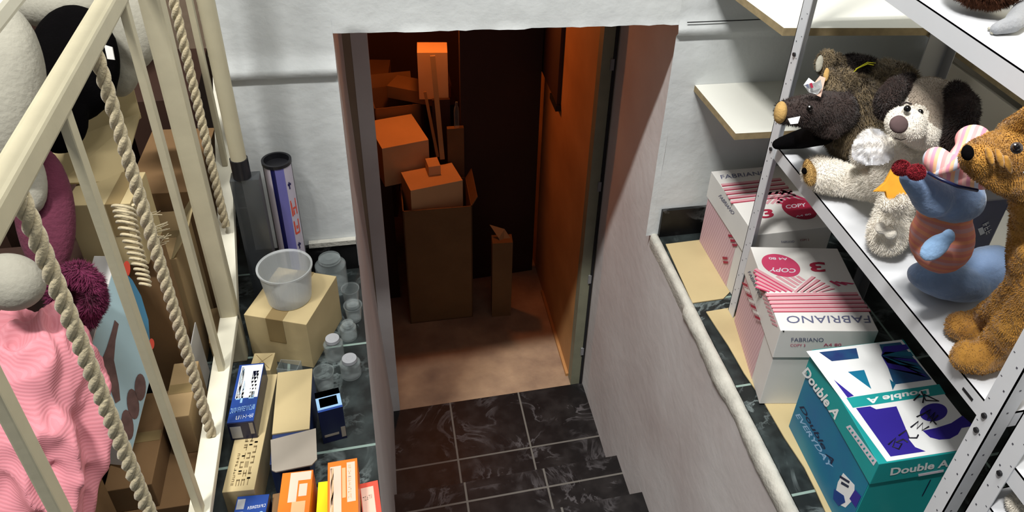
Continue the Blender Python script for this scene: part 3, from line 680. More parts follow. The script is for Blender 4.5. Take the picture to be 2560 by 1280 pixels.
q = MB(); q.box(-.4185, 1.30, 0, -.4165, 1.40, .156, WHITEBOX); setloc(alone(q, 'paper_sheet', 'thin white paper edge standing between cartons near the post', 'paper'), (-.4175,1.35,0))
stack('tan carton under the bottom rail by the railing post', ((514,775),(545,768),(556,850),(522,858)), .08, .0, CARD)
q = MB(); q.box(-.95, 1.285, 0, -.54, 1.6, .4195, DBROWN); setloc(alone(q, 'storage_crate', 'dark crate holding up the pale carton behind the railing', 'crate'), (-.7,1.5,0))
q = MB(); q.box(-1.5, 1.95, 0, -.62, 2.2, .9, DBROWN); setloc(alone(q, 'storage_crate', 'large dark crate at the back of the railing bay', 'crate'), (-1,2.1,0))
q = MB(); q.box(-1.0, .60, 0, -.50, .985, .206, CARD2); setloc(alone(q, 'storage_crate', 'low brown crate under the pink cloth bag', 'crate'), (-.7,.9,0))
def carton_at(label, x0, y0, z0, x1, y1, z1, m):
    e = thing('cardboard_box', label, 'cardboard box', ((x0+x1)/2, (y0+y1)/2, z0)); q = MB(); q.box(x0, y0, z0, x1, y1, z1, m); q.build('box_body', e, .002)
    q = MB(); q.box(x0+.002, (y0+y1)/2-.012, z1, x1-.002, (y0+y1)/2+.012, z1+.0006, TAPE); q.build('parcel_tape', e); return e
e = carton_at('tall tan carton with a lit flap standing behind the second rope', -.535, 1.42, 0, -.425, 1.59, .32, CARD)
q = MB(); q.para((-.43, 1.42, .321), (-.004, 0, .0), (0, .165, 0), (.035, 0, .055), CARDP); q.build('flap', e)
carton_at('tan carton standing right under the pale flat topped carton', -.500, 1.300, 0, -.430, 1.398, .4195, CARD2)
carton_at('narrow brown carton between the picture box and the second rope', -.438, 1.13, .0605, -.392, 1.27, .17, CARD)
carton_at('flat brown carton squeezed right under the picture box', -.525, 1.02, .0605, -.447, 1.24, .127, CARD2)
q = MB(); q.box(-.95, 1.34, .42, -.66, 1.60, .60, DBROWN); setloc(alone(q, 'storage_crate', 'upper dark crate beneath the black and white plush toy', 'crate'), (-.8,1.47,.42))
# coil
q = MB(); path = [(308,512,1.355),(318,560,1.36),(335,620,1.37),(352,670,1.38),(365,715,1.39)]
pts = []; N_ = 420
for i in range(N_+1):
    t = i/N_*(len(path)-1); k = min(int(t), len(path)-2); f = t-k
    x = path[k][0]*(1-f)+path[k+1][0]*f; y = path[k][1]*(1-f)+path[k+1][1]*f; d = path[k][2]*(1-f)+path[k+1][2]*f
    a = i/N_*2*math.pi*15; r = (22-12*i/N_)*1.5/F
    pts.append(wd(x, y, d) + CR*math.cos(a)*r + CF*math.sin(a)*r + CD*math.sin(a)*r*.35)
q.tube(pts, .0027, ROPE, 7); setloc(alone(q, 'coiled_cord', 'loose beige coiled cord hanging beside the first rope', 'cord'), pts[-1])
# pink cloth bag
e = thing('cloth_bag', 'crumpled pink ribbed cloth bag at the lower left behind the railing', 'bag', wd(110,1150,1.25)+V((0,0,-.12)))
def pinkmesh():
    n1, n2 = 110, 110; q = MB(); vs = []
    for j in range(n2+1):
        for i in range(n1+1):
            a = 2*math.pi*i/n1; t = math.pi*j/n2; d = V((math.sin(t)*math.cos(a), math.sin(t)*math.sin(a), math.cos(t)))
            rr = .88 + .16*(1-abs(noise.noise(d*1.5+V((3,1,2))))*3.2) + .05*(1-abs(noise.noise(d*3.2+V((1,5,2))))*3) + .01*noise.noise(d*7)
            p = CR*d.x*185 + CD*d.z*310 + CF*d.y*130
            vs.append(wd(72,1075,1.22) + p*rr*1.22/F)
    q.add(vs, [(j*(n1+1)+i, (j+1)*(n1+1)+i, (j+1)*(n1+1)+i+1, j*(n1+1)+i+1) for j in range(n2) for i in range(n1)], RIB, True); return q
pinkmesh().build('cloth', e, 0, True)
# plush animals behind the railing
e = thing('plush_toy', 'large black and white plush toy at the upper left behind the railing', 'plush toy', wd(180,330,1.50))
WH = [ell(-5,215,1.22,108,215,90), ell(150,20,1.44,120,55,60), ell(335,60,1.50,62,118,60), ell(300,165,1.50,50,80,36)]
blob('white_arm', WH[:1], e, P_WHITE, .006, 4); blob('white_body', WH[1:], e, P_WHITE, .006, 4)
blob('black_body', [ell(185,160,1.40,112,150,60), ell(150,300,1.37,72,88,30), ell(235,190,1.43,55,95,45)], e, P_BLACK, .006, 4)
q = MB(); q.poly([wd(262,112,1.35), wd(282,118,1.35), wd(288,150,1.35), wd(270,148,1.35)], WHITEBOX, -CF, 0, .002); q.build('care_label', e)
q = MB(); q.box(-.90, 1.112, 0, -.562, 1.275, .4935, DBROWN); setloc(alone(q, 'storage_crate', 'tall dark crate under the round magenta plush toy', 'crate'), (-.7,1.17,0))
e = thing('plush_toy', 'round magenta plush toy behind the first rope', 'plush toy', wd(110,690,1.36))
blob('plush_body', [ell(112,530,1.32,72,168,46,-6)], e, P_MAG, .005, 3); blob('plush_cheek', [ell(60,440,1.28,50,100,40,-15)], e, P_WHITE, .005, 3)
e = thing('plush_toy', 'dark magenta furry plush ring leaning on the picture box', 'plush toy', wd(195,810,1.3))
R2_ = [limb(*[(192+math.cos(a)*42, 742+math.sin(a)*62, 1.30+.02*math.sin(a), 24) for a in [k*math.pi/6 for k in range(13)]])]
blob('plush_body', R2_, e, P_MAGF, .004, 2, .003, 9000, .010)
blob('dark_centre', [ell(180,735,1.34,34,50,20)], e, P_BLACK, .005, 2)
e = thing('plush_toy', 'smooth cream plush lump above the pink cloth bag', 'plush toy', wd(30,760,1.2))
blob('plush_body', [ell(25,705,1.14,85,72,60,20)], e, P_WHITE, .005, 3)

# ================================================================== RIGHT FLOOR THINGS
def mat_sheet(label, pts, m=CARDP, z=.0):
    q = MB(); q.poly([wz(x, y, z+.002) for x, y in pts], m, UP, 0, .003); o = alone(q, 'cardboard_mat', label, 'cardboard'); return setloc(o, wz(pts[0][0], pts[0][1], z))
mat_sheet('flat cardboard mat in the floor corner at the far right doorway side', [(1664,612),(1752,601),(1850,705),(1808,748),(1731,759)])
mat_sheet('long flat cardboard mat under the near paper cartons', [(1765,781),(1830,770),(1990,1000),(2200,1290),(2085,1330),(2040,1230),(2010,1170),(1960,1095),(1905,1000),(1860,935),(1820,865),(1790,820)])
def paper_carton(label, px4, z1, z0, lid, mbody, mlid, mleft, side_len=1):
    o, u, v = quad(px4, z1); H = z1-z0; un, vn = u.normalized(), v.normalized(); b = o-UP*H
    e = thing('paper_carton', label, 'paper carton', b+u*.5+v*.5)
    q = MB(); q.para(b+un*.004+vn*.004, u-un*.008, v-vn*.008, UP*(H-lid+.01), mbody); q.build('carton_body', e, .001)
    q = MB(); q.para(o-UP*lid, u, v, UP*lid, mlid); l = q.build('lid', e, .0015)
    # left body face
    q = MB(); p = b+un*.004+vn*.006; fr_ = v*(side_len)-vn*.012; q.poly([p, p+fr_, p+fr_+UP*(H-lid), p+UP*(H-lid)], mleft, -un, .0003, .0004); q.build('printed_side', e)
    return e, o, u, v, l
def Z4(x, y): return (1640+x/2.4617, 380+y/2.4617)
def Z5(x, y): return (1740+x/2.667, 800+y/2.667)
def dec(mb, pts, P, n, m, off=.0006, Z=Z4): mb.poly([hit(*Z(x, y), P, n) for x, y in pts], m, n, off, .0003)
def band(mb, a, b, w_, P, n, m, off=.0006, Z=Z4):
    dec(mb, [a, b, (b[0]+w_[0], b[1]+w_[1]), (a[0]+w_[0], a[1]+w_[1])], P, n, m, off, Z)
def plet(s, A, B, T, P, n, m, e, Z=Z4, name='lettering', th=.001, bold=0):
    letter(s, hit(*Z(*A), P, n), hit(*Z(*B), P, n), hit(*Z(*T), P, n), m, e, name, th, bold)
# near carton
PSTR = stripes('pink_pinstripe_print', [(196,158,164),(208,176,180)], 95, (0,1,.25), .6)
e, o, u, v, l = paper_carton('near pink striped paper carton with the mark 3 upside down', ((1873,617),(2086,621),(2205,828),(1955,826)), .25, .0055, .085, WHITEBOX, WHITEBOX, PSTR, .74)
P = o.copy(); q = MB()
for i in range(5):
    y0 = 872+i*24; a = (672+i*11, y0); b = (1238+i*19, y0-8+i*1)
    band(q, a, b, (6, 15), P, UP, PINK); band(q, (a[0]+6, a[1]+15), (b[0]+6, b[1]+15), (2, 5), P, UP, RED)
for i in range(5):
    a = (600+i*2, 728+i*26); b = (835-i*35, 862-i*0); band(q, a, b, (18, -12), P, UP, PINK, .0006); band(q, (a[0]+2, a[1]+4), (b[0], b[1]+3), (4, -6), P, UP, ROSE, .0009)
for i in range(4):
    a = (735+i*42, 768+i*0); b = (850+i*18, 838-i*14); band(q, a, b, (16, -6), P, UP, PINK); 
for i in range(5):
    a = (845+i*38, 862); b = (958+i*30, 765+i*18); band(q, a, b, (20, 6), P, UP, PINK); band(q, (a[0]+20, a[1]), (b[0]+20, b[1]+6), (5, 2), P, UP, RED)
for i in range(3):
    a = (1065+i*32, 798+i*4); b = (1125+i*42, 828-i*6); band(q, a, b, (12, -6), P, UP, ROSE)
q.build('printed_stripes', l)
q = MB(); dec(q, [(768+math.cos(t)*118+math.sin(t)*14, 700+math.sin(t)*68+math.cos(t)*18) for t in [k*math.pi/20 for k in range(40)]], P, UP, ROSE, .001); q.build('printed_disc', l)
plet('COPY', (862,722), (702,712), (856,748), P, UP, WPINK, l, bold=.02, th=.0018)
plet('A4 80', (806,655), (690,650), (812,670), P, UP, WPINK, l, bold=.02, th=.0018)
plet('3', (1035,678), (940,680), (1048,738), P, UP, RED, l, bold=.03)
plet('FABRIANO', (1310,1008), (800,1010), (1322,1052), P, UP, INK, l)
# front lid face
Pf = o+v; nf = v.normalized()
plet('FABRIANO', (832,1166), (1030,1166), (832,1142), Pf, nf, INK, l); plet('COPY 3', (826,1196), (918,1196), (826,1180), Pf, nf, ROSE, l); plet('A4 80', (1030,1194), (1140,1194), (1030,1176), Pf, nf, ROSE, l)
q = MB(); dec(q, [(778,1098),(790,1098),(788,1106),(780,1106)], Pf, nf, DARK); dec(q, [(1376,1080),(1390,1080),(1390,1090),(1378,1090)], Pf, nf, DARK); q.build('lid_notches', l)
# left lid face stripes + wording
Pl = o.copy(); nl = -u.normalized(); q = MB()
for i in range(13): dec(q, [(600+i*9.5,735+i*26),(628+i*10,752+i*26),(630+i*10,766+i*26),(602+i*9.5,748+i*26)], Pl, nl, ROSE if i < 5 else PINK)
for i in range(7): dec(q, [(540+i*13,800+i*34),(572+i*13,815+i*34),(576+i*13,832+i*34),(546+i*13,818+i*34)], Pl-UP*.0, nl, RED if i % 2 == 0 else WHITEBOX, .0045)
q.build('side_stripes', e)
plet('FABRIANO', (566,740), (640,900), (582,732), Pl, nl, INK, e)
# second white carton below / behind it toward the near edge
# back carton
e, o, u, v, l = paper_carton('far pink striped paper carton in the floor corner', ((1778,431),(1962,410),(2080,569),(1887,585)), .25, .0055, .085, WHITEBOX, WHITEBOX, PSTR, .74)
P = o.copy(); q = MB()
for i in range(5):
    a = (398+i*14, 198+i*26); b = (765+i*22, 160+i*24); band(q, a, b, (7, 12), P, UP, PINK); band(q, (a[0]+7, a[1]+12), (b[0]+7, b[1]+12), (2, 5), P, UP, RED)
for i in range(4): a = (640+i*32, 318); b = (700+i*42, 245-i*2); band(q, a, b, (16, 4), P, UP, PINK)
for i in range(5): a = (738+i*6, 312-i*18); b = (800+i*38, 330-i*4); band(q, a, b, (8, -10), P, UP, ROSE)
q.build('printed_stripes', l)
q = MB(); dec(q, [(882+math.cos(t)*108+math.sin(t)*10, 352+math.sin(t)*62+math.cos(t)*16) for t in [k*math.pi/20 for k in range(40)]], P, UP, RED, .001); q.build('printed_disc', l)
plet('COPY', (800,352), (925,338), (795,330), P, UP, WPINK, l, bold=.02, th=.0018); plet('A4 80', (860,405), (955,390), (856,395), P, UP, WPINK, l, bold=.02, th=.0018)
plet('3', (655,412), (730,402), (640,358), P, UP, RED, l, bold=.03)
plet('FABRIANO', (402,168), (690,138), (394,144), P, UP, INK, l)
Pl = o.copy(); nl = -u.normalized(); plet('FABRIANO', (385,272), (470,385), (402,262), Pl, nl, INK, e)
q = MB()
for i, (x, y) in enumerate(((455,515),(468,545),(480,572),(420,652),(424,678))): dec(q, [(x-14,y-8),(x+18,y-4),(x+16,y+8),(x-10,y+8)], Pl, nl, RED, -.001)
q.build('side_marks', e)
Pf = o+v; nf = v.normalized(); plet('FABRIANO', (770,558), (850,556), (770,545), Pf, nf, INK, l); plet('COPY 3', (885,548), (940,545), (885,535), Pf, nf, RED, l)
# teal carton
e, o, u, v, l = paper_carton('teal and violet paper carton with scribbled handwriting on its lid', ((2013,876),(2250,850),(2464,1118),(2216,1158)), .25, .0055, .062, TEAL, TEAL, TEALV)
P = o.copy(); q = MB()
dec(q, [(735,210),(1370,133),(1930,842),(1272,945)], P, UP, WPRINT, .0005, Z5); q.build('lid_print', l)
q = MB()
VI, TL, NV = PURP, TEAL, NAVYP
for pts, m in (([(820,217),(1068,190),(1085,258),(905,277)], NV), ([(1012,348),(1120,335),(1168,462)], TEALV), ([(918,400),(1052,508),(1010,520)], VI),
               ([(1222,165),(1362,150),(1570,398),(1320,432)], NV), ([(1002,522),(1620,430),(1662,495),(1045,588)], TL),
               ([(1066,590),(1160,578),(1200,598),(1335,578),(1395,720),(1420,800),(1460,850),(1530,878),(1296,913)], VI),
               ([(1800,838),(1850,805),(1885,752),(1925,795),(1918,818)], VI),
               ([(1510,740),(1600,722),(1700,690),(1775,640),(1850,708),(1770,722),(1745,765),(1690,795),(1620,800),(1560,785)], VI),
               ([(1583+math.cos(t)*92, 618+math.sin(t)*60-math.cos(t)*8) for t in [k*math.pi/14 for k in range(28)]], VI)):
    dec(q, pts, P, UP, m, .0009, Z5)
q.build('printed_shapes', l)
q = MB()
for i in range(5): dec(q, [(1235,240),(1250+i*8,180+i*36),(1400+i*30,165+i*50),(1420+i*30,195+i*48)], P, UP, TEALD if i % 2 else VI, .0012, Z5)
dec(q, [(1290,398),(1330,430),(1310,470)], P, UP, TEALD, .0012, Z5)
q.build('printed_beams', l)
plet('Double A', (1548,462), (1135,525), (1556,500), P, UP, WPRINT, l, Z5, th=.0016, bold=.03)
sc = [[(1500,480),(1530,540),(1615,545),(1520,500),(1510,555)], [(1450,540),(1470,520),(1490,500)], [(1500,640),(1560,600),(1540,670),(1590,620),(1560,690),(1610,640)],
      [(1430,720),(1480,680),(1470,730),(1510,690),(1505,740),(1550,715)], [(1350,775),(1400,740),(1420,790),(1470,790),(1480,770)], [(1280,835),(1330,790),(1310,850),(1350,865),(1370,830),(1330,820),(1380,800),(1410,820)], [(1470,650),(1530,620),(1600,700)]]
q = MB()
for s_ in sc: q.tube([hit(*Z5(x, y), P, UP)+UP*.0018 for x, y in s_], .0016, BLACKINK, 6)
q.build('marker_scribble', l)
Pl = o.copy(); nl = -u.normalized()
plet('Double A', (708,352), (928,668), (748,312), Pl, nl, WPRINT, l, Z5, bold=.03)
q = MB(); dec(q, [(1002,712),(1030,700),(1208,940),(1186,972)], Pl, nl, WPINK, .0006, Z5); q.build('printed_strip', l)
q = MB()
for i in range(9): x, y = 1022+i*19.5, 728+i*26.5; dec(q, [(x-4,y-6),(x+10,y-12),(x+14,y-2),(x+2,y+6)], Pl, nl, TEAL, .001, Z5)
q.build('strip_marks', l)
Pf = o+v; nf = v.normalized()
plet('Double A', (1292,1035), (1680,975), (1300,985), Pf, nf, WPRINT, l, Z5, bold=.03)
q = MB(); dec(q, [(1480,1025),(1650,995),(1648,1010),(1482,1040)], Pf, nf, WPINK, .0008, Z5)
dec(q, [(1745,905),(1855,885),(1840,1000),(1722,1022)], Pf, nf, WPINK, .0008, Z5); dec(q, [(1760,915),(1845,900),(1832,990),(1745,1005)], Pf, nf, P_NOSE, .0012, Z5); q.build('front_label', l)
Pb = o+v-v.normalized()*.004
q = MB(); dec(q, [(1640,1045),(1750,1025),(1725,1105),(1612,1120)], Pb, nf, TAN, .0008, Z5); dec(q, [(1650,1052),(1738,1038),(1720,1092),(1632,1105)], Pb, nf, P_NOSE, .0012, Z5); q.build('side_label', e)
q = MB(); dec(q, [(1560,1062),(1566,1062),(1510,1170),(1504,1170)], Pb, nf, NAVY, .0008, Z5); q.build('front_seam', e)
Pq = o+u.normalized()*.004
plet('Double A', (690,578), (905,965), (722,575), Pq, nl, NAVY, e, Z5, bold=.02)
plet('EVERYDAY', (664,632), (885,985), (694,625), Pq, nl, BLUEL, e, Z5, bold=.02)
q = MB(); dec(q, [(985,1020),(1060,1100),(1058,1190),(1000,1250),(960,1230),(930,1170),(950,1080)], Pq, nl, WPRINT, .001, Z5)
dec(q, [(1065,1130),(1105,1175),(1070,1250),(1028,1190)], Pq, nl, VI, .0014, Z5); dec(q, [(925,1125),(990,1170),(1000,1215),(955,1240),(918,1190)], Pq, nl, BLUEP, .0014, Z5)
dec(q, [(975,1075),(1025,1105),(1020,1120),(970,1092)], Pq, nl, NAVY, .0014, Z5); dec(q, [(965,1035),(1030,1075),(1025,1090),(962,1050)], Pq, nl, NAVY, .0014, Z5)
q.build('printed_emblem', e)
# ================================================================== STEEL SHELVING
def upright(x, y, z0, z1, sx, sy, parent, m, holes=True):   # slotted angle; sx, sy = inward directions
    q = MB(); W_, t = .031, .0022
    q.box(min(x, x+sx*t), min(y, y+sy*W_), z0, max(x, x+sx*t), max(y, y+sy*W_), z1, m)
    q.box(min(x, x+sx*W_), min(y, y+sy*t), z0, max(x, x+sx*W_), max(y, y+sy*t), z1, m)
    o = q.build('upright', parent)
    if holes:
        q = MB(); z = z0+.03
        while z < z1:
            q.box(x-.0004, y+sy*.011-.0014, z, x+.0004, y+sy*.011+.0014, z+.003, SLOT)
            q.box(x-.0004, y+sy*.026-.0015, z+.018, x+.0004, y+sy*.026+.0015, z+.0195, SLOT)
            q.box(x+sx*.016-.0015, y-.0004, z+.01, x+sx*.016+.0015, y+.0004, z+.013, SLOT)
            z += .05
        h = q.build('slots', o)
    return o
XS, XB, YN, YF = .855, 1.25, .575, 1.376
s1 = thing('steel_shelving', 'white slotted steel shelving unit holding the plush toys', 'shelving unit', ((XS+XB)/2, (YN+YF)/2, 0))
upright(XS, YF, .0055, 1.75, 1, -1, s1, WSTEEL); upright(XS, YN, .0055, 1.75, 1, 1, s1, WSTEEL); upright(XB, YF, 0, 1.75, -1, -1, s1, GSTEEL); upright(XB, YN, 0, 1.75, -1, 1, s1, GSTEEL)
def shelf(parent, z, y0, y1, x0=XS, x1=XB):
    q = MB(); q.box(x0+.0025, y0+.003, z-.002, x1-.003, y1-.003, z, WSTEEL)
    for a in ((x0+.0025, y0+.003, x0+.0045, y1-.003), (x1-.005, y0+.003, x1-.003, y1-.003), (x0+.0025, y0+.003, x1-.003, y0+.005), (x0+.0025, y1-.005, x1-.003, y1-.003)): q.box(a[0], a[1], z-.034, a[2], a[3], z, WSTEEL)
    o = q.build('shelf', parent); return o
SH = .54
shelf(s1, SH, YN, YF); shelf(s1, 1.008, YN, YF)
for yy, zz in ((YF, SH-.016), (YN, SH-.016), (YN, SH-.05), (YF, SH+.22), (YN, 1.0)):
    sg = -1 if yy == YF else 1
    q = MB(); q.lathe(V((XS-.0005, yy+sg*.018, zz)), [(.0045,0),(.0045,.004),(0,.004)], DARK, 8, V((-1,0,0))); q.build('bolt', s1)
q = MB(); q.box(XS+.0015, YN+.05, SH-.022, XS+.0028, YN+.075, SH-.017, DARK); q.build('shelf_slot', s1)
q = MB(); q.box(XB-.06, YF-.004, SH+.13, XB-.002, YF-.001, SH+.27, GSTEEL); q.build('corner_plate', s1)
s2 = thing('steel_shelving', 'second slotted steel shelving unit at the lower right corner', 'shelving unit', ((XS+XB)/2, .1, 0))
upright(XS, .545, 0, 1.75, 1, -1, s2, WSTEEL); upright(XS, -.3, 0, 1.75, 1, 1, s2, WSTEEL, False)
shelf(s2, .50, -.3, .545); shelf(s2, .40, -.3, .545)
q = MB(); q.lathe(V((XS-.0005, .527, .472)), [(.0045,0),(.0045,.004),(0,.004)], DARK, 8, V((-1,0,0))); q.build('bolt', s2)

# ================================================================== WALL SHELVES (wooden boards)
def boardpoly(name, label, pts, z, th=.018, edge=EDGE):
    q = MB(); P = [V((x, y, z)) for x, y in pts]; k = len(P)
    q.add(P, [tuple(range(k))], BOARD); q.add([p-UP*th for p in P], [tuple(range(k))[::-1]], BOARD)
    q2 = [(P[i], P[(i+1) % k]) for i in range(k)]
    for a, b in q2: q.add([a, a-UP*th, b-UP*th, b], [(0,1,2,3)], edge)
    o = q.build(name); tag(o, label, 'shelf'); return setloc(o, P[0])
a0 = wz(1730,203,.5); a1 = wz(1840,335,.5)
boardpoly('wall_shelf', 'lower white wall shelf board with its left end beside the doorway', [(a0.x, D-.001), (a1.x, 1.47), (1.36, 1.455), (1.36, D-.001)], .50)
b1 = wz(1960,70,.80); 
boardpoly('wall_shelf', 'upper white wall shelf board crossing behind the far upright', [(b1.x-.04, D-.001), (b1.x, b1.y), (1.30, b1.y-.03), (1.45, D-.001)], .80)
bx = [wx(2307,72,1.3), wx(2400,122,1.3), wx(2560,239,1.3)]
q = MB(); q.box(1.30, .6, .718, 1.548, 1.66, .736, BOARD); q.box(1.299, .6, .718, 1.3005, 1.66, .736, EDGE); setloc(alone(q, 'side_shelf', 'cream shelf board along the right wall behind the steel shelving', 'shelf'), (1.42,1.1,.718))
q = MB(); q.box(1.30, .6, .46, 1.548, 1.55, .475, BOARD); q.box(1.30, .9, .475, 1.31, 1.44, .70, BEIGEWALL); q.box(1.31, .9, .475, 1.548, 1.44, .48, BEIGEWALL); setloc(alone(q, 'storage_box', 'grey beige panel box on the right wall behind the toys', 'box'), (1.42,1.0,.46))

# ================================================================== PLUSH TOYS ON THE SHELF
def eye(mb, px, py, d, r, m=EYE): mb.lathe(wd(px, py, d), [(0,-1*r*d/F)]+[(math.sin(t)*r*d/F, -math.cos(t)*r*d/F) for t in [k*math.pi/10 for k in range(1,10)]]+[(0, r*d/F)], m, 16, -CF)
# --- boar
e = thing('plush_boar', 'brown plush boar with pink ear tag at the far end of the shelf', 'plush toy', wz(2110,425,SH))
def pb(c): return 0
HEAD = []
def boarmat(c):
    n_ = noise.noise(c*30)
    return 0
blob('plush_body', [ell(2140,305,1.64,104,100,70,20), ell(2215,235,1.72,75,70,70), limb((2115,335,1.68,56),(2105,372,G(2105,372,36),34)), limb((2190,345,1.68,50),(2185,385,G(2185,385,38),36))], e, P_BOAR, .0045, 4, .003, 26000, .012, .0008)
hd = blob('plush_head', [limb((2085,292,1.60,58),(2040,290,1.57,47),(1985,292,1.54,34),(1962,294,1.53,30)), ell(2060,325,1.58,46,30,34,25)], e, P_DBROWN, .004, 4, .001, 5000, .006)
blob('snout', [ell(1948,294,1.515,16,29,26,8)], hd, P_TAN, .003, 2)
blob('mane', [ell(2148,198,1.74,70,46,50,15)], e, P_DBROWN, .004, 3, .002, 7000, .009)
q = MB(); q.tube([wd(2118,205,1.69), wd(2140,183,1.685), wd(2165,172,1.685), wd(2180,175,1.69)], .0012, YELLOW, 6); q.tube([wd(2135,185,1.69), wd(2165,168,1.69), wd(2185,170,1.695)], .0010, YELLOW, 6); q.build('yellow_cord', e)
er = blob('ear', [ell(2082,225,1.58,26,48,12,-20), ell(2105,215,1.60,34,36,16,10)], e, P_BOAR, .0035, 3, .001, 2500, .006); blob('ear_lining', [ell(2062,200,1.565,8,20,6,10)], er, P_TAN, .003, 2)
er = blob('ear', [ell(2062,168,1.66,26,34,14,25), ell(2085,172,1.68,26,28,14)], e, P_BOAR, .0035, 3, .001, 2500, .006); blob('ear_lining', [ell(2045,172,1.645,10,24,6,10)], er, P_WHITE, .003, 2)
blob('leg', [limb((2055,345,1.62,30),(2000,358,G(2000,358,26),25),(1955,368,G(1955,368,18),17),(1940,372,G(1940,372,14),13))], e, P_BLACK, .0035, 3)
blob('leg', [limb((2112,372,G(2112,372,34),33),(2108,385,G(2108,385,22),21))], e, P_BLACK, .0035, 3)
q = MB(); q.poly([wd(1965,310,1.49), wd(1996,304,1.49), wd(1990,322,1.49), wd(1972,324,1.49)], EYEW, -CF, 0, .004); q.build('tusk', hd)
q = MB(); eye(q, 2021,283,1.515,7.5); q.build('eye', hd); q = MB(); eye(q, 2020,280,1.508,2.2, EYEW); q.build('eye_glint', hd)
q = MB(); q.poly([wd(2005,226,1.50), wd(2018,208,1.50), wd(2034,220,1.50), wd(2048,212,1.50), wd(2052,232,1.51), wd(2040,250,1.52), wd(2018,244,1.51)], WPRINT, -CF, 0, .001); q.poly([wd(2034,218,1.512), wd(2046,203,1.512), wd(2060,208,1.514), wd(2048,256,1.522), wd(2034,250,1.52)], PEACH, -CF, 0, .001); tg = q.build('ear_tag', e)
q = MB(); q.poly([wd(2020,222,1.497), wd(2026,220,1.497), wd(2030,232,1.499), wd(2024,234,1.499)], RED, -CF, 0, .0004); q.poly([wd(2010,226,1.497), wd(2016,223,1.497), wd(2020,236,1.499)], INK, -CF, 0, .0004); q.build('tag_print', tg)
# --- dog
e = thing('plush_dog', 'cream plush dog with dark ears and an orange star on its chest', 'plush toy', wz(2280,560,SH))
hc = wd(2315,300,1.45); fc = wd(2258,320,1.36)
def dogm(c):
    g = (c-CO); d = g.dot(CF); x = PX+F*g.dot(CR)/d; y = PY+F*g.dot(CD)/d
    return 1 if (x-2262 > (318-y)*-.25+18 and y < 262+ (x-2230)*.62 and not ((x-2290)**2+(y-300)**2 < 28**2)) else 0
hd = blob('plush_head', [ell(2322,290,1.46,92,84,84,30), ell(2262,322,1.37,52,46,44,20), ell(2300,345,1.42,60,42,50,15)], e, dogm, .0045, 5, .0006, 12000, .0035, .0006, [P_CREAM, P_TAUPE])
blob('plush_body', [ell(2265,450,1.50,88,100,70), ell(2290,520,G(2290,520,62),86,54,54),
     limb((2215,470,1.52,48),(2130,464,G(2130,464,38),37),(2060,448,G(2060,448,44),44),(2045,440,G(2045,440,40),42)),
     limb((2235,520,1.47,40),(2222,570,G(2222,570,52),48),(2215,600,G(2215,600,46),48)),
     limb((2235,395,1.47,42),(2180,372,1.50,40),(2150,400,1.54,26)),
     ell(2300,600,1.48,30,30,20)], e, P_CREAM, .0045, 4, .002, 30000, .007, .0006)
blob('foot_patch', [ell(2020,440,G(2045,440,40)-.035,14,34,18,-10)], e, P_TAN, .003, 2, .001, 1500, .004)
blob('claw', [ell(2008,437,G(2045,440,40)-.045,7,9,8)], e, P_BLACK, .002, 2)
blob('paw_pad', [ell(2198,580,G(2215,600,46)-.054,15,16,12), ell(2222,594,G(2215,600,46)-.054,17,16,12)], e, P_CREAM, .003, 2)
blob('ear', [limb((2270,210,1.47,16),(2240,232,1.44,28),(2215,262,1.43,30),(2205,290,1.44,20))], e, P_DBROWN, .004, 3, .001, 5000, .006)
blob('ear', [limb((2385,240,1.40,24),(2405,280,1.38,36),(2398,330,1.38,36),(2375,362,1.39,24))], e, P_DBROWN, .004, 3, .002, 7000, .008)
blob('nose', [ell(2243,323,1.315,25,24,12)], hd, P_NOSE, .003, 3)
q = MB(); eye(q, 2264,284,1.338,9); q.build('eye', hd); q = MB(); eye(q, 2296,292,1.355,8); q.build('eye', hd)
q = MB(); q.tube([wd(2250,272,1.335), wd(2262,268,1.337), wd(2274,272,1.345)], .0016, P_DBROWN, 6); q.tube([wd(2232,356,1.335), wd(2248,362,1.33), wd(2262,358,1.335)], .0008, P_DBROWN, 6); q.build('stitching', hd)
star = [(2222,432),(2240,452),(2275,448),(2256,476),(2272,505),(2236,498),(2212,520),(2206,490),(2176,490),(2204,466)]
q = MB(); q.poly([wd(x, y, 1.372) for x, y in star], P_ORANGE, -CF, 0, .010); q.build('orange_star', e, .002)
blob('toe', [ell(2216,522,1.37,20,16,18), ell(2250,514,1.365,16,18,18)], e, P_CREAM, .003, 3, .001, 3000, .005)
# pearly wrap on its arm
q = MB(); vs = []; nn = 26
for j in range(nn+1):
    for i in range(nn+1):
        x = 2125+110*i/nn; y = 330+95*j/nn; d = 1.40+.05*abs(i/nn-.5)+.01*noise.noise(V((i*.5, j*.25, 1))); vs.append(wd(x, y - 12*math.sin(i/nn*3), d))
q.add(vs, [(j*(nn+1)+i, (j+1)*(nn+1)+i, (j+1)*(nn+1)+i+1, j*(nn+1)+i+1) for j in range(nn) for i in range(nn) if ((i/nn-.5)**2+(j/nn-.5)**2) < .24], PEARL, True)
tag(setloc(q.build('plastic_wrapper'), wd(2180,420,1.44)), 'pearly plastic wrapper over the cream dog arm', 'wrapper')
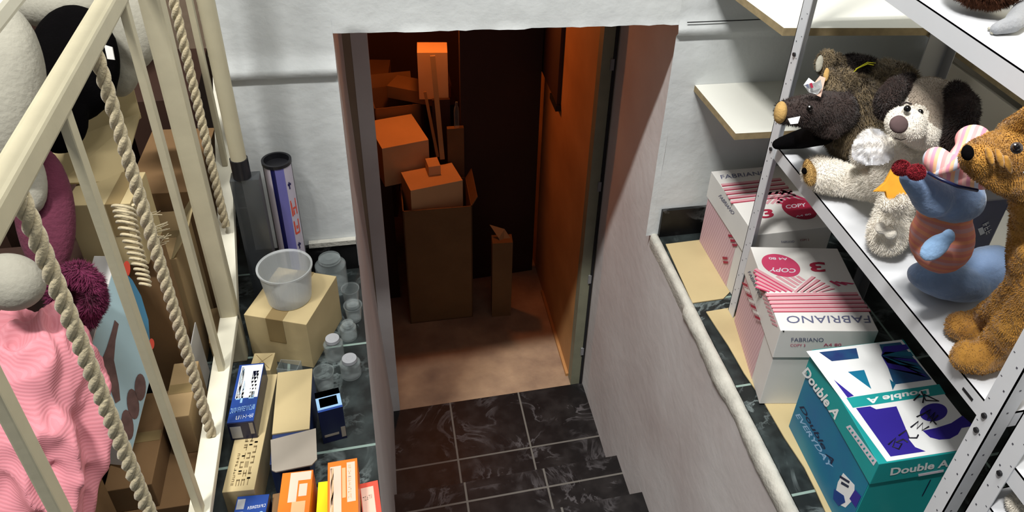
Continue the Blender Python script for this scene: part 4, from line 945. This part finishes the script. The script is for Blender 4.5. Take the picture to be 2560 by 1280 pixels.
# --- mouse (blue, striped hat and jumper)
e = thing('plush_mouse', 'blue plush character in a pastel striped hat and salmon jumper', 'plush toy', wz(2340,740,SH))
blob('plush_body', [ell(2372,708,G(2372,708,50),108,50,70,12), ell(2460,685,G(2460,685,62),95,62,70,-20), ell(2355,600,1.31,70,90,60)], e, P_BLUE, .004, 4, .001)
blob('jumper', [ell(2352,600,1.285,80,92,66,4), ell(2360,540,1.27,70,40,60)], e, STRIPE2, .004, 4, .001)
blob('plush_head', [ell(2375,498,1.22,86,66,66,15), limb((2330,500,1.20,52),(2295,468,1.18,38),(2268,452,1.17,24))], e, P_BLUE, .004, 5, .001)
blob('hand', [ell(2335,625,1.20,46,28,14,-38), ell(2368,598,1.195,18,20,10)], e, P_LBLUE, .003, 3)
ht = blob('hat', [limb((2338,408,1.13,34),(2355,425,1.13,38),(2400,440,1.13,38),(2450,450,1.13,34)), ell(2428,355,1.15,44,36,34,-10), limb((2400,400,1.14,30),(2425,370,1.14,30))], e, STRIPE, .0035, 4)
q = MB(); q.tube([wd(2330,445,1.125), wd(2370,430,1.10), wd(2410,405,1.09)], .007, STRIPE, 10, rs=[.003,.006,.009]); q.build('hat_ribbon', ht)
q = MB(); q.tube([wd(2318,440,1.10), wd(2345,455,1.085), wd(2390,474,1.08), wd(2440,484,1.09)], .0026, NAVY, 8); q.build('navy_hatband', ht)
blob('pompom', [ell(2250,428,1.14,21,19,18)], ht, P_RED, .0025, 2, .0008, 2500, .003); blob('pompom', [ell(2288,438,1.12,22,20,18)], ht, P_RED, .0025, 2, .0008, 2500, .003)
# --- dark package
YP = .905; P0 = wy(2440,480,YP); P2 = wy(2530,497,YP); zt_ = min(P0.z, P2.z); n = V((0,-1,0))
e = thing('navy_package', 'dark navy package with a tiny white label behind the blue plush', 'package', ((P0.x+P2.x)/2, YP+.02, SH))
q = MB(); q.box(P0.x, YP, SH, P2.x, YP+.04, zt_, NAVY); q.build('package_body', e, .004)
glyphs(hit(2455,560,P0,n), hit(2466,588,P0,n), hit(2470,552,P0,n), GLINT, e, 'printed_label', 3)
q = MB(); q.poly([hit(x, y, P0, n) for x, y in ((2444,572),(2456,567),(2462,582),(2450,588))], GLINT, n, .0006, .0003); q.build('white_label', e)
# --- kangaroo
e = thing('plush_kangaroo', 'golden brown plush animal with long muzzle at the right edge', 'plush toy', wz(2450,900,SH))
hd = blob('plush_head', [limb((2545,402,1.045,74),(2490,400,1.04,62),(2450,405,1.02,48),(2428,405,1.01,34)), limb((2560,470,1.05,52),(2500,468,1.03,26),(2440,440,1.02,22)), limb((2520,340,1.05,30),(2566,296,1.00,20))], e, P_GOLD, .0035, 3, .002, 16000, .003, .0008)
blob('plush_body', [limb((2570,500,1.10,48),(2560,560,1.12,36),(2566,640,1.15,50),(2590,760,1.19,66),(2610,840,G(2610,840,64),66)), 
   limb((2562,640,1.12,26),(2535,720,1.17,26),(2490,775,1.23,30),(2450,815,G(2450,815,34),36),(2410,825,G(2410,825,36),38),(2395,822,G(2395,822,32),34)),
   limb((2585,730,1.14,40),(2530,820,1.20,46),(2480,885,G(2480,885,44),46),(2440,900,G(2440,900,40),42),(2415,898,G(2415,898,38),40))], e, P_GOLD, .004, 4, .002, 22000, .0035, .0008)
blob('nose', [ell(2415,392,.985,17,22,14)], hd, P_BLACK, .003, 3)
q = MB(); eye(q, 2537,380,.965,15, P_DBROWN); eye(q, 2538,378,.957,9, EYE); q.build('eye', hd); q = MB(); eye(q, 2533,372,.948,2.5, EYEW); q.build('eye_glint', hd)
for k, (x, y) in enumerate(((2470,400),(2495,405),(2515,420))): blob('brow_fold', [ell(x,y,.99+.0*k,10,28,10,-18)], hd, P_GOLD, .003, 2)
q = MB(); q.poly([wd(2552,440,.96), wd(2566,436,.96), wd(2566,460,.96)], EYEW, -CF, 0, .002); q.build('tooth', hd)
# --- plush on the top shelf
UPS = 1.008
e = thing('plush_toy', 'round chestnut furry toy at the top right shelf', 'plush toy', wz(2470,30,UPS)); blob('plush_body', [ell(2470,-46,G(2470,-46,78,UPS),95,70,66)], e, P_BROWNF, .005, 3, .003, 14000, .012)
e = thing('plush_toy', 'grey plush paw lying on the top right shelf', 'plush toy', wz(2520,80,UPS))
blob('plush_body', [limb((2560,30,G(2560,30,30,UPS),30),(2530,60,G(2530,60,24,UPS),23),(2490,72,G(2490,72,16,UPS),15)), ell(2492,72,G(2492,72,15,UPS),18,14,14)], e, P_GREY, .003, 3, .0006)
blob('claws', [ell(2473,72,G(2474,72,7,UPS),5,6,5), ell(2480,82,G(2480,82,6,UPS),5,6,5)], e, P_WHITE, .002, 1)
e = thing('plush_toy', 'pale yellow striped plush paw in the lower right corner', 'plush toy', wz(2545,1290,.40))
blob('plush_body', [ell(2566,1262,G(2566,1262,36,.40),46,34,34,-20), ell(2532,1262,G(2532,1262,22,.40),18,19,20)], e, P_CREAM, .003, 3, .001, 5000, .005)

# settle the toys so that the lowest fur tip touches the shelf
bpy.context.view_layer.update()
for nm, z0 in (('plush_boar', SH), ('plush_dog', SH), ('plush_mouse', SH), ('plush_kangaroo', SH), ('plush_toy.004', UPS), ('plush_toy.005', UPS), ('plush_toy.006', .40)):
    t = bpy.data.objects[nm]; low = min((c.matrix_world @ v.co).z for c in t.children for v in c.data.vertices)
    t.location.z += z0 - low + .0003
